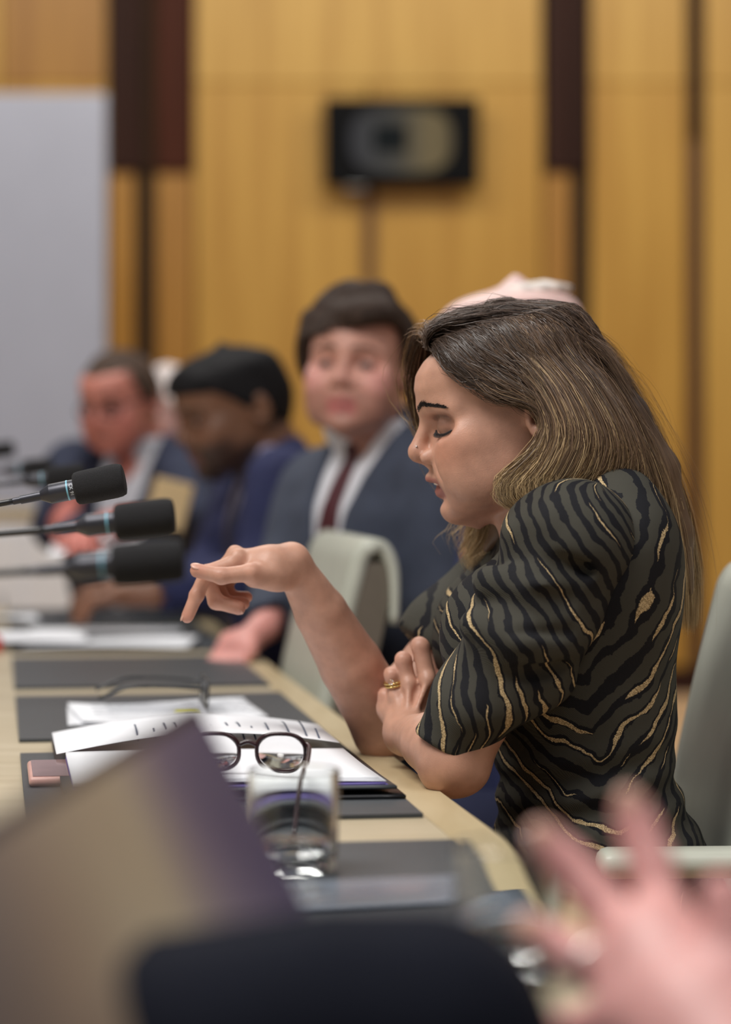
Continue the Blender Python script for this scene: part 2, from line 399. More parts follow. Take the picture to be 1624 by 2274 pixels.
# ------------------------------------------------------------------ the table
def xy(s, wd): p = tp(s, wd); return (p[0], p[1])
far_arc = [xy(2.72+.55*math.sin(a), .02+.55*(1-math.cos(a))) for a in np.linspace(0, math.pi/2, 9)]
far_arc_in = [xy(2.72+.50*math.sin(a), .065+.505*(1-math.cos(a))) for a in np.linspace(0, math.pi/2, 9)]
tb = empty('conference_table', tp(0, .55)*np.array([1, 1, 0])); tag(tb, 'long pale maple conference table running into the distance', 'table')
off = lambda poly: [(p[0]-tb.location.x, p[1]-tb.location.y) for p in poly]
top = [xy(-2.0, .047)]+far_arc_in+[xy(3.22, 3.2), xy(2.30, 3.2), xy(2.30, 1.15), xy(-2.0, 1.15)]
MB().prism(off(top), TZ-.038, TZ).build('tabletop', M_maple, tb)
o = MB(); outer = [xy(-2.0, 0)]+far_arc+[xy(3.27, 3.2)]; inner = [xy(-2.0, .0465)]+far_arc_in+[xy(3.22, 3.2)]
o.prism(off(outer+inner[::-1]), TZ-.04, TZ+.0005); o.build('edge_band', M_band, tb)
MB().prism(off([xy(-1.9, .9), xy(2.5, .9), xy(2.5, .93), xy(-1.9, .93)]), .08, TZ-.038).build('modesty_panel', M_maple, tb)
for s in (-1.7, .35, 2.4):
    MB().prism(off([xy(s, .45), xy(s+.05, .45), xy(s+.05, 1.05), xy(s, 1.05)]), 0, TZ-.038).build('leg_panel', M_maple, tb)

# desk mats
def mat_poly(s0, s1, w0, w1, r=.006):
    P = []
    for (s, wd, a0) in ((s0, w0, 0), (s1, w0, 1), (s1, w1, 2), (s0, w1, 3)): P.append(xy(s, wd))
    return P
MAT_S = [-.70, .0, .678, 1.342, 2.01, 2.62]
MAT_L = ['slate desk mat nearest the camera, under the sharp water glass', 'slate desk mat under the open notebook in front of the woman', 'slate desk mat holding printed sheets and folded spectacles',
         'bare slate desk mat, nothing lying on it', 'slate desk mat under the loose white sheets past the pointing finger', 'farthest slate desk mat, before the man in the bright navy suit']
for s, lab in zip(MAT_S, MAT_L):
    L = .54
    tag(MB().prism(mat_poly(s, s+L, .058, .438), TZ+.0006, TZ+.0045).build('desk_mat', M_slate), lab, 'desk mat', 'slate desk mats along the table')

# ------------------------------------------------------------------ paper things
def sheet(name, P, z, curl=None, th=.0006, m=M_paper, n=14, parent=None, bend=0.0):
    """a sheet from four (s,w) corners, gridded; curl(u,v)->lift"""
    V = []; Fq = []; P = [np.array(xy(*p)) for p in P]
    for k in (0, 1):
        for i in range(n+1):
            for j in range(n+1):
                u, v = i/n, j/n; q = (P[0]*(1-u)+P[1]*u)*(1-v)+(P[3]*(1-u)+P[2]*u)*v
                V.append((q[0], q[1], TZ+z+(curl(u, v) if curl else 0)+k*th))
    N = (n+1)**2; g = lambda i, j, k: k*N+i*(n+1)+j
    for i in range(n):
        for j in range(n):
            Fq.append((g(i, j, 1), g(i+1, j, 1), g(i+1, j+1, 1), g(i, j+1, 1))); Fq.append((g(i, j, 0), g(i, j+1, 0), g(i+1, j+1, 0), g(i+1, j, 0)))
    for i in range(n):
        for (a, b) in (((i, 0), (i+1, 0)), ((i+1, n), (i, n)), ((0, i+1), (0, i)), ((n, i), (n, i+1))): Fq.append((g(*a, 0), g(*b, 0), g(*b, 1), g(*a, 1)))
    return meshobj(name, V, Fq, m, parent)
# sheets past the pointing finger
tag(sheet('paper_sheet', [(2.02, .13), (2.06, .42), (2.30, .40), (2.24, .09)], .006, lambda u, v: .004*math.sin(3*u+2*v)), 'loose white sheet nearest the tip of the pointing finger', 'paper', 'loose sheets on the far mat')
tag(sheet('paper_sheet', [(2.10, .30), (2.10, .60), (2.36, .60), (2.36, .30)], .0112, lambda u, v: .003*math.sin(4*u)), 'loose white sheet reaching to the red folder', 'paper', 'loose sheets on the far mat')
tag(sheet('paper_sheet', [(2.30, .12), (2.33, .40), (2.50, .40), (2.47, .10)], .0115, lambda u, v: .003*math.sin(5*v)), 'rearmost loose white sheet on the far desk mat', 'paper', 'loose sheets on the far mat')
o = tag(MB().prism([xy(2.04, .455), xy(2.04, .68), xy(2.20, .68), xy(2.20, .47)], TZ+.0006, TZ+.026).build('red_folder', M_red), 'small bright red folder at the far left table side', 'folder')
# printed stack + spectacles on the second mat
stk = empty('printed_sheets', tp(.84, .26, .0047)); tag(stk, 'stapled printed sheets with a yellow marking under the folded spectacles', 'paper')
for k in range(4):
    sh = sheet('sheet', [(.80+.004*k, .115+.002*k), (.815, .375-.006*k), (1.02-.003*k, .37), (1.03, .13)], .0052+.0022*k, lambda u, v, k=k: .012*max(0, v-.75)**1.2*(k*.4+.4)+.002*k*math.sin(3*u+k))
    sh.parent = stk; sh.matrix_parent_inverse = Matrix.Translation(-Vector(stk.location))
for k in range(7):
    a, b = .86+.022*k, .13+.01*(k % 3)
    q = sheet('text_line', [(a, b), (a, .34-.02*(k % 2)), (a+.004, .34-.02*(k % 2)), (a+.004, b)], .0152, m=M_ink, n=2, th=.0002); q.parent = stk; q.matrix_parent_inverse = Matrix.Translation(-Vector(stk.location))
q = sheet('highlight', [(.845, .205), (.845, .235), (.875, .235), (.875, .205)], .0154, m=M_yellow, n=2, th=.0002); q.parent = stk; q.matrix_parent_inverse = Matrix.Translation(-Vector(stk.location))

def spectacles(name, label, M, mframe, fold=0.0, spread=1.0, thick=.0022):
    """x: across, y: forward of the lenses, z: up; temples run to -y"""
    e = empty(name); tag(e, label, 'spectacles', 'reading spectacles on the table'); e.matrix_world = M
    def rim(cx):
        P = []
        for a in np.linspace(0, 2*math.pi, 41): P.append((cx+.025*math.copysign(abs(math.cos(a))**.75, math.cos(a)), 0, .021+.0195*math.copysign(abs(math.sin(a))**.8, math.sin(a))))
        return P
    for cx in (-.034, .034):
        r = MB().tube(rim(cx), thick, 8, cap=False).build('rim', mframe, e, True)
        MB().lathe([(0, -.0006), (.0235, -.0006), (.0235, .0006), (0, .0006)], 28, Matrix.Translation((cx, 0, .021)) @ Matrix.Rotation(math.pi/2, 4, 'X') @ Matrix.Diagonal((1, .8, 1, 1))).build('lens', M_lens, r, True)
    MB().tube(spline([(-.0095, 0, .028), (0, .002, .031), (.0095, 0, .028)], 8), thick*1.1, 8).build('bridge', mframe, e, True)
    for sgn in (-1, 1):
        P = spline([(sgn*.060, 0, .030), (sgn*.064*spread, -.012, .030), (sgn*.066*spread, -.06, .031), (sgn*.064*spread, -.105, .028), (sgn*.060*spread, -.14, .012)], 24)
        MB().tube(P, [thick*1.1]*14+[thick*1.4]*10, 8).build('temple', mframe, e, True)
    return e
M_tort = plain('tortoise_acetate', srgb(46, 22, 26), .25, var=.4, scale=90)
M_dkacet = plain('dark_acetate', srgb(34, 34, 36), .25)
p = pt(628, 1774, 2.50); p[2] = TZ+.0275
spectacles('spectacles', 'dark tortoiseshell spectacles standing open on the notebook behind the glass', Matrix.Translation(p+np.array([-.036, 0.03, 0])) @ Matrix.Rotation(math.radians(-4), 4, 'Z') @ Matrix.Rotation(math.radians(14), 4, 'X'), M_tort)
p = tp(.90, .195, .0165)
spectacles('spectacles', 'thin dark spectacles with long temples lying on the printed sheets', Matrix.Translation(p) @ Matrix.Rotation(math.radians(-82), 4, 'Z') @ Matrix.Rotation(math.radians(-3), 4, 'X'), M_dkacet, thick=.0018)

# notebook on the woman's mat
nb = empty('ring_notebook', tp(.2, .2, .0046)); tag(nb, 'open ring bound notebook with white pages and purple divider under the spectacles', 'notebook')
def adopt(o, e): o.parent = e; o.matrix_parent_inverse = Matrix.Translation(-Vector(e.location)); return o
NB_N, NB_M, NB_F = .135, .39, .66
adopt(sheet('cover', [(.100, .058), (.112, .40), (.64, .40), (.63, .062)], .0052, th=.003, m=M_black), nb)
adopt(sheet('cover', [(.106, .066), (.118, .40), (.40, .40), (.39, .07)], .0098, th=.003, m=M_slate, curl=lambda u, v: .004*(1-v)), nb)
for k in range(3): adopt(sheet('divider', [(.118, .070+.003*k), (.125, .39), (.39, .39), (.385, .078)], .0150+.0012*k, th=.0008, m=M_purple), nb)
for k in range(4): adopt(sheet('page', [(.126+.003*k, .074+.002*k), (.130, .39), (.388, .39), (.386, .082)], .0190+.0008*k, lambda u, v: .0025*math.sin(2.6*u)*(1-v*.3)), nb)
cur = lambda u, v: .016*math.sin(math.pi*min(1, u*.9+.05))+.006*math.sin(2.5*u+1)
adopt(sheet('page', [(.392, .085), (.392, .40), (.60, .40), (.58, .085)], .0195, cur), nb)
for k in range(13):
    x0 = .105+.017*k+.004*math.sin(k*5); u0 = .06; u1 = .25+.35*abs(math.sin(k*2.3))
    V = []
    for i in range(9):
        u = u0+(u1-u0)*i/8; s_ = .392+.20*u
        for dw in (0, .0022): q = xy(s_, x0+dw); V.append((q[0], q[1], TZ+.0204+cur(u, 0)))
    adopt(meshobj('text_line', V, [(2*i, 2*i+1, 2*i+3, 2*i+2) for i in range(8)], M_ink), nb)
for wd in (.15, .29):
    q = tp(.389, wd, .018); P = [q+np.array([0, .011*math.cos(a), .012*math.sin(a)]) for a in np.linspace(-.4, math.pi+.4, 14)]
    adopt(MB().tube(P, .0016, 8).build('ring', M_chrome, None, True), nb)
# pinkish phone on the same mat
ph = empty('phone', tp(.315, .395, .0047), 0); tag(ph, 'pink cased phone lying at the left of the notebook', 'phone')
RZ = math.atan2(TD[1], TD[0])
MB().box((0, 0, .005), (.145, .074, .010), Matrix.Rotation(RZ, 3, 'Z'), .004, 3).build('case', plain('pink_case', srgb(206, 160, 150), .35, var=.05), ph, True, 40)
MB().box((0, 0, .0103), (.135, .066, .001), Matrix.Rotation(RZ, 3, 'Z')).build('screen', plain('phone_glass', srgb(150, 118, 116), .12), ph)
# clear sleeve near the sharp glass
M_sleeve = plain('plastic_sleeve', srgb(118, 126, 138), .22, var=.05)
tag(sheet('plastic_sleeve', [(-.46, .02), (-.50, .38), (-.375, .39), (-.345, .03)], .0058, lambda u, v: .004*math.sin(6*v)*u, m=M_sleeve), 'shiny bluish plastic sleeve lying just before the sharp water glass', 'plastic sleeve')

# ------------------------------------------------------------------ water glasses
def tumbler(label, loc, r, h, level):
    e = empty('water_glass', loc); tag(e, label, 'glass', 'water glasses')
    rb = r*.93; t_ = .0022
    prof = [(0, 0), (rb-.004, 0), (rb-.001, .0015), (rb, .005), (r, h-.001), (r-t_*.5, h), (r-t_, h-.001), (rb-t_+.0002, .016), (rb-t_-.005, .0115), (0, .0105)]
    MB().lathe(prof, 64).build('tumbler', M_glass, e, True, 32)
    ri = lambda z: (rb-t_)+(r-rb)*(z-.016)/(h-.016)
    MB().lathe([(0, .0108), (rb-t_-.0052, .0118), (ri(.016)-.0003, .0163), (ri(level)-.0003, level), (ri(level)-.003, level-.0004), (0, level-.0005)], 64).build('water', M_water, e, True, 32)
    return e
g = pt(653, 1946, 1954/946); g[2] = TZ+.0047
tumbler('clear tumbler with a little water in front of the notebook', g, .0390, .084, .027)
g = pt(1130, 2175, 1954/1175); g[2] = TZ+.0047
tumbler('strongly blurred water tumbler beside the raised hand', g, .0385, .086, .030)

# ------------------------------------------------------------------ microphones
M_cyan = plain('pale_blue_ring', srgb(120, 180, 200), .4)
M_capsule = plain('dark_grey_metal', srgb(62, 62, 68), .38, .6)
def mic(label, tip, tail, L, r, detail=False, stem_end=None):
    """tip/tail: ends of the foam windscreen axis (front first)"""
    tip, tail = np.array(tip), np.array(tail); ax = (tip-tail)/np.linalg.norm(tip-tail); sc_ = r/.018
    bx_ = tail-ax*.42+np.array([0, 0, 0]); base = np.array([bx_[0]-.03, bx_[1]+.02, TZ+.0005])
    e = empty('gooseneck_microphone', base); tag(e, label, 'microphone', 'gooseneck microphones')
    M = Matrix.Translation(Vector(tail-base)) @ Vector(ax).to_track_quat('Z', 'Y').to_matrix().to_4x4()
    def LT(name, prof, m, parent=e, seg=40): return MB().lathe(prof, seg, M).build(name, m, parent, True, 35)
    Lw = np.linalg.norm(tip-tail)
    LT('windscreen', [(0, 0), (r*.80, 0), (r*.93, .002), (r*.97, .006), (r, Lw*.35), (r, Lw*.8), (r*.97, Lw-.005), (r*.88, Lw-.001), (r*.7, Lw), (0, Lw)], M_foam)
    a = .0105*sc_
    b = LT('capsule', [(0, .003), (a, .003), (a, -.026*sc_), (a*.98, -.0265*sc_), (a*.45, -.037*sc_), (a*.42, -.037*sc_), (0, -.037*sc_)], M_capsule)
    LT('blue_ring', [(a*1.0, -.0062*sc_), (a*1.03, -.0062*sc_), (a*1.03, -.0078*sc_), (a, -.0078*sc_)], M_cyan, b)
    LT('collar', [(0, -.036*sc_), (a*.48, -.036*sc_), (a*.44, -.058*sc_), (a*.36, -.058*sc_), (a*.36, -.066*sc_), (0, -.066*sc_)], M_capsule)
    p0 = tail-ax*.06*sc_-base
    P = spline([p0, p0-ax*.10, p0-ax*.22+np.array([0, 0, -.012]), np.array([.05, -.005, (p0[2])*.55+.02]), np.array([.005, 0, .12]), (0, 0, .03)], 40)
    MB().tube(P, .0033*sc_, 10).build('gooseneck', M_black, e, True)
    MB().lathe([(0, 0), (.045, 0), (.046, .006), (.030, .018), (.012, .024), (.010, .04), (0, .04)], 32).build('base', M_black, e, True, 40)
    if detail:
        cu = bpy.data.curves.new('model_text', 'FONT'); cu.body = 'CK 91'; cu.size = .0052*sc_; cu.extrude = .0001; cu.align_x = 'CENTER'; cu.align_y = 'CENTER'
        to = bpy.data.objects.new('model_text', cu); COL.objects.link(to); bpy.context.view_layer.update()
        me = bpy.data.meshes.new_from_object(to.evaluated_get(bpy.context.evaluated_depsgraph_get())); COL.objects.unlink(to); bpy.data.objects.remove(to)
        me.materials.append(plain('print_white', srgb(215, 220, 225), .6)); tx = bpy.data.objects.new('model_text', me); link(tx, b)
        # wrap around the capsule on the camera side, reading downwards
        y3 = -Vector((0, 1, 0)); zc = Vector(ax); out = (y3-zc*y3.dot(zc)).normalized(); side = zc.cross(out).normalized(); org = Vector(tail-base)-zc*.0026*sc_; R = a*1.004
        for v in me.vertices:
            ang = v.co.x/R; v.co = org+zc*(v.co.y)*1.0+(out*math.cos(ang)+side*math.sin(ang))*(R+v.co.z)
    return e
mic('sharp foam covered gooseneck microphone in front, with pale blue ring', pt(277, 1064, 2.60), pt(166, 1086, 2.60), .053, .0180, True)
mic('blurred gooseneck microphone directly below the sharp one', pt(388, 1146, 2.28), pt(256, 1160, 2.28), .053, .0178)
mic('lowest and most blurred gooseneck microphone, nearest the pointing hand', pt(410, 1243, 1.93), pt(248, 1255, 1.93), .053, .0176)
mic('gooseneck microphone just behind the sharp one, before the red faced man', pt(187, 1053, 3.7), pt(104, 1063, 3.7), .053, .0175)
mic('second farthest gooseneck microphone at the left frame edge', pt(118, 1036, 4.6), pt(50, 1042, 4.6), .053, .0175)
mic('farthest gooseneck microphone, partly cut by the left frame edge', pt(32, 996, 5.3), pt(-26, 1003, 5.3), .053, .0175)
# things before the far man
fs = empty('folder_stack', tp(2.75, .80, .0005)); tag(fs, 'stack of cream folders on the far end of the table', 'folders')
for k in range(6): adopt(sheet('folder', [(2.62+.01*k, .55+.02*math.sin(k*2)), (2.62+.01*k, 1.1), (2.9, 1.1), (2.9, .58)], .002+.014*k, th=.011, m=(M_cream, M_tan, M_paper)[k % 3], n=3), fs)
tag(sheet('paper_sheet', [(2.50, .38), (2.48, .60), (2.62, .60), (2.62, .40)], .0125, lambda u, v: .010*math.sin(3*u+4*v)+.010), 'crumpled white sheet before the man in the bright navy suit', 'paper', 'loose sheets on the far mat')

# ------------------------------------------------------------------ chairs
def chair(label, loc, fwd_deg):
    """local x forward, y left, z up; fwd_deg is the heading of local x"""
    e = empty('conference_chair', loc, math.radians(fwd_deg)); tag(e, label, 'chair', 'sage leather conference chairs')
    MB().box((-.02, 0, .45), (.46, .48, .09), bevel=.035, seg=4).build('seat', M_sage, e, True, 50)
    MB().box((-.02, 0, .395), (.42, .44, .03), bevel=.01).build('seat_shell', M_taupe, e)
    # backrest pad with a rolled top, as an extruded profile
    prof = spline([(-.235, .50), (-.252, .60), (-.282, .75), (-.316, .89), (-.328, .930), (-.348, .950), (-.374, .946), (-.390, .918), (-.394, .88), (-.392, .82)], 40)
    V = []; n = len(prof); W = .225; Fq = []
    tang = np.gradient(prof, axis=0); nor = np.stack([-tang[:, 1], tang[:, 0]], 1); nor /= np.linalg.norm(nor, axis=1)[:, None]
    th = np.interp(np.arange(n), [0, 4, n*.6, n-1], [.028, .035, .030, .012]); ys = np.linspace(-1, 1, 13)
    for k, yv in enumerate(ys):
        e_ = 1-max(0, abs(yv)-.9)/.1*.35
        for side in (0, 1):
            for i in range(n):
                q = prof[i]+nor[i]*(side*th[i]*e_); V.append((q[0], yv*W*(1-.08*(1-i/n) if i < n/2 else .96), q[1]))
    g = lambda k, s, i: (k*2+s)*n+i
    for k in range(12):
        for i in range(n-1): Fq += [(g(k, 0, i), g(k+1, 0, i), g(k+1, 0, i+1), g(k, 0, i+1)), (g(k, 1, i), g(k, 1, i+1), g(k+1, 1, i+1), g(k+1, 1, i))]
        Fq += [(g(k, 0, 0), g(k, 1, 0), g(k+1, 1, 0), g(k+1, 0, 0)), (g(k, 0, n-1), g(k+1, 0, n-1), g(k+1, 1, n-1), g(k, 1, n-1))]
    for k in (0, 12):
        for i in range(n-1): Fq.append((g(k, 0, i), g(k, 0, i+1), g(k, 1, i+1), g(k, 1, i)))
    o = meshobj('backrest', V, Fq, M_sage, e); bm = bmesh.new(); bm.from_mesh(o.data); bmesh.ops.recalc_face_normals(bm, faces=bm.faces[:]); bm.to_mesh(o.data); bm.free()
    sh = spline([(-.270, .40), (-.292, .55), (-.330, .75), (-.358, .88), (-.364, .915)], 14)
    m = MB(); R_ = []
    for q in sh: R_.append([m.bm.verts.new((q[0]+dx, yy, q[1])) for dx, yy in ((.028, -.212), (.028, .212), (-.028, .205), (-.028, -.205))])
    for a, b in zip(R_, R_[1:]):
        for k in range(4): m.bm.faces.new((a[k], a[(k+1) % 4], b[(k+1) % 4], b[k]))
    m.bm.faces.new(R_[0]); m.bm.faces.new(R_[-1])
    m.build('back_shell', M_taupe, e, True, 40)
    for sg in (-1, 1):
        a = MB().box((-.215, sg*.275, .660), (.22, .055, .028), bevel=.012, seg=3).build('armrest', M_sage, e, True, 50)
        MB().tube(spline([(-.29, sg*.275, .65), (-.30, sg*.275, .58), (-.24, sg*.26, .42), (-.16, sg*.20, .40)], 16), .014, 10).build('arm_bracket', M_metal, a, True)
    MB().tube([(-.02, 0, .06), (-.02, 0, .40)], .028, 16).build('pedestal', M_metal, e, True, 40)
    for k in range(5):
        a = k*2*math.pi/5+.3; c, s = math.cos(a), math.sin(a)
        lg = MB().tube([(-.02, 0, .10), (-.02+.16*c, .16*s, .085), (-.02+.29*c, .29*s, .065)], [.026, .02, .015], 10).build('base_leg', M_metal, e, True, 40)
        MB().tube([(-.02+.29*c-.012*s, .29*s+.012*c, .03), (-.02+.29*c+.012*s, .29*s-.012*c, .03)], .0295, 16).build('castor', M_black, lg, True, 40)
    return e
HD = math.degrees(math.atan2(-TN[1], -TN[0]))
chair('empty sage leather chair pushed up to the table beside the brown haired man', (-.375, 3.90, 0), HD+2)
chair('sage leather chair that the woman sits on', (.120, 2.82, 0), 180+3)
# ------------------------------------------------------------------ heads (local frame: x forward, y left, z up, origin between the ear canals)
HEAD_W = smooth_table([  # z, front, back, half width
 (-.0865, .098, .060, .010), (-.082, .1055, .048, .026), (-.068, .1085, .018, .043), (-.055, .1055, .000, .052), (-.045, .1075, -.012, .0565), (-.030, .1115, -.035, .061),
 (-.015, .1115, -.062, .0645), (0, .1065, -.080, .067), (.020, .1005, -.090, .0690), (.034, .1030, -.094, .0700), (.050, .1075, -.097, .072), (.068, .1090, -.097, .074),
 (.084, .1030, -.093, .0730), (.097, .090, -.084, .067), (.106, .072, -.070, .056), (.113, .046, -.050, .040), (.1175, .015, -.025, .018)], 110)
def head_base(x, y, z, T=HEAD_W, n=2.35): return loft(T[0], T[1], T[2], T[3], n, x, y, z)
def head_sdf(L, male=0.0, eye_open=0.0):
    """L: local points"""
    x, y, z = L[:, 0], L[:, 1], L[:, 2]; ya = np.abs(y); Q = np.stack([x, ya, z], 1)
    sv = BOX[0]; BOX[0] = None
    f = head_base(x, y*(1-.05*male*sm(-z, .0, .05)), z)
    f = U(f, el(Q, (.070, .047, .002), (.022, .017, .017)), .03)                                  # cheekbone
    f = U(f, el(Q, (.068, .043, -.030), (.030, .016, .030)), .03)                                  # cheek
    f = U(f, el(Q, (.045, .046, -.052), (.035, .012, .018+.006*male)), .03)                        # jaw
    f = U(f, rc(Q, (.1000, .006, .0435), (.072, .050, .0400), .0055+.003*male, .0055+.002*male), .018)  # brow
    f = S(f, el(Q, (.1010, .033, .0225), (.0150, .0185, .0115)), .014)                              # socket
    f = S(f, el(Q, (.088, .052, .020), (.010, .008, .009)), .012)
    f = U(f, el(Q, (.0812, .0318, .0212), (.0140, .0150, .0132)), .0035)                            # lidded eyeball
    nz = U(rc(Q, (.0995, 0, .036), (.1225, 0, .0045), .0062, .0078), el(Q, (.1210, 0, -.0005), (.0112, .0105, .0098)), .007)
    ala = el(Q, (.1090, .0158, -.0066), (.0125, .0082, .0088))
    nz = U(nz, rc(Q, (.122, 0, -.005), (.1125, 0, -.0125), .0048, .0055), .005)
    f = U(f, nz, .0090); f = U(f, ala, .0026); f = S(f, el(Q, (.1150, .0105, -.0152), (.0085, .0050, .0052)), .0015)
    f = S(f, rc(Q, (.112, .0240, -.002), (.1000, .0375, -.034), .0010, .0006), .012)                 # cheek fold
    f = U(f, el(Q, (.1010, 0, -.0690), (.0110, .0170, .0120)), .014)                                 # chin
    f = S(f, el(Q, (.1160, 0, -.0562), (.008, .017, .0040)), .009)
    mo = U(rc(Q, (.1165, 0, -.0300), (.0958, .0245, -.0418), .0052, .0022), rc(Q, (.1085, 0, -.0480), (.0948, .0235, -.0432), .0062, .0022), .0)
    f = U(f, mo, .007)
    f = S(f, rc(Q, (.1215, 0, -.0385), (.0965, .0200, -.0420), .0044-.0032*male, .0012), .002)
    # ear
    E = Q-np.array([-.006, .0745, .006], np.float32); E = E @ rotm((0, 0, 1), -22).astype(np.float32) @ rotm((0, 1, 0), -8).astype(np.float32)
    ear = el(E, (-.010, .002, .004), (.019, .0070, .031)); ear = S(ear, el(E, (-.007, .0085, .004), (.0105, .0055, .019)), .004)
    ear = U(ear, el(E, (.003, .001, -.003), (.0045, .0050, .0065)), .004); ear = S(ear, el(E, (-.003, .004, -.003), (.0038, .007, .0055)), .003)
    f = U(f, ear, .006); BOX[0] = sv
    return f
def head_cols(L, base, lip, blush, stubble=None, brow=None, eyec=None, cap=None):
    """pigment of the skin by place on the head"""
    x, y, z = L[:, 0], L[:, 1], L[:, 2]; ya = np.abs(y); c = np.tile(np.array(base[:3]), (len(L), 1)).astype(float)
    def put(mask, col_, s=1.0): c[:] = c*(1-(mask*s)[:, None])+np.array(col_[:3])*(mask*s)[:, None]
    put(np.exp(-(((x-.085)/.03)**2+((ya-.05)/.022)**2+((z+.006)/.022)**2)), blush, .55); put(np.exp(-(((x-.12)/.012)**2+(ya/.012)**2+((z)/.012)**2)), blush, .4)
    if stubble is not None:
        m = sm(x, .03, .07)*sm(-z, .010, .03)*sm(z, -.12, -.09); m = np.maximum(m, sm(x, .0, .02)*sm(-z, .03, .05))
        put(m*(1-np.exp(-(((ya)/.016)**2+((z+.039)/.008)**2))*.8), stubble[0], stubble[1])
    if cap is not None: put(sm(np.interp(z, [-.06, -.01, .0091, .0432, .0675, .0905, .100, .108, .12], [-.035, -.02, .0, .031, .046, .055, .074, .088, .10])-x, -.004, .01)*(ya < .0765)*sm(z, -.045, -.02), cap, .8)
    lipm = sm(x, .090, .097)*sm(.0255-ya, 0, .004)*(sm(z, -.0585, -.0530)*sm(-.0255-.30*ya-z, 0, .003)); put(lipm, lip, .85)
    if brow is not None:
        bz = np.interp(ya, [.010, .020, .030, .045, .058], [.0450, .0490, .0500, .0455, .0385]); put(sm(.0048-.0022*sm(ya, .02, .055)-np.abs(z-bz), 0, .0012)*sm(ya, .010, .013)*sm(.058-ya, 0, .003)*(x > .05), brow, .95)
    if eyec is not None: put(np.exp(-(((x-.092)/.012)**4+((ya-.034)/.017)**4+((z-.022)/eyec[2])**4)), eyec[0], eyec[1])
    return c
def toL(P, H): return (P-H['o'].astype(np.float32)) @ H['R'].astype(np.float32)/H['s']
def head_tf(o, fwd, up=(0, 0, 1), s=1.0, roll=0, pitch=0):
    R = frame(fwd, up); R = R @ rotm((0, 1, 0), pitch) @ rotm((1, 0, 0), roll); return dict(o=np.asarray(o, float), R=R, s=s)
def hw(H, p): return H['o']+H['R'] @ (np.asarray(p, float)*H['s'])
def tubes(name, lines, rad, m, parent, cols=None, sides=3):
    """many thin tapered strands as one mesh; lines: (N,K,3), rad: (N,) ; cols (N,K,3)"""
    N, K, _ = lines.shape; t = np.gradient(lines, axis=1); t /= np.linalg.norm(t, axis=2, keepdims=True)+1e-9
    ref = np.array([.31, .17, .93]); a = np.cross(t, ref); a /= np.linalg.norm(a, axis=2, keepdims=True)+1e-9; b = np.cross(t, a)
    tap = np.interp(np.linspace(0, 1, K), [0, .1, .8, 1], [.8, 1, .8, .15])
    rr = (rad[:, None]*tap)[..., None]; ang = np.arange(sides)*2*math.pi/sides
    V = np.stack([lines+(a*math.cos(q)+b*math.sin(q))*rr for q in ang], 2)       # N,K,S,3
    i = np.arange(N)[:, None, None]*K*sides; k = np.arange(K-1)[None, :, None]*sides; s0 = np.arange(sides)[None, None, :]; s1 = (s0+1) % sides
    Q = np.stack([i+k+s0, i+k+s1, i+k+sides+s1, i+k+sides+s0], -1).reshape(-1, 4)
    o = bigmesh(name, V.reshape(-1, 3), Q, m, parent)
    if cols is not None: setattr_col(o, np.repeat(cols[:, :, None, :], sides, 2).reshape(-1, 3))
    return o
def ribbons(name, lines, rad, m, parent, cols, centre):
    """flat tapered strands lying on the hair surface, one mesh"""
    N, K, _ = lines.shape; t = np.gradient(lines, axis=1); out = lines-np.asarray(centre); out += rng.normal(size=(N, 1, 3))*.35*np.linalg.norm(out, axis=2, keepdims=True)
    a = np.cross(t, out); a /= np.linalg.norm(a, axis=2, keepdims=True)+1e-9
    tap = np.interp(np.linspace(0, 1, K), [0, .1, .8, 1], [.8, 1, .8, .15]); rr = (rad[:, None]*tap)[..., None]
    V = np.stack([lines-a*rr, lines+a*rr], 2); i = np.arange(N)[:, None]*K*2+np.arange(K-1)[None]*2
    Q = np.stack([i, i+1, i+3, i+2], -1).reshape(-1, 4); o = bigmesh(name, V.reshape(-1, 3), Q, m, parent); setattr_col(o, np.repeat(cols[:, :, None, :], 2, 2).reshape(-1, 3)); return o
def limb(P, pts, rs, k=.01): return chain(P, pts, rs, k)
def finger(P, pts, r0, r1, k=.002):
    n = len(pts); f = None
    rs = np.linspace(r0, r1, n)
    for i in range(n-1):
        f = U(f, rc(P, pts[i], pts[i+1], rs[i]*.97, rs[i+1]), k)
        if 0 < i: f = U(f, el(P, pts[i], (rs[i]*1.05,)*3), .003)
    return f
M_skin = vcol('skin', .45, .12, .35, 700, .45, .10)
M_hairm = vcol('short_hair', .75, 0, .3, 300, .25, .2)
M_hair = vcol('hair', .42, 0, 0, 1, .45, .05)

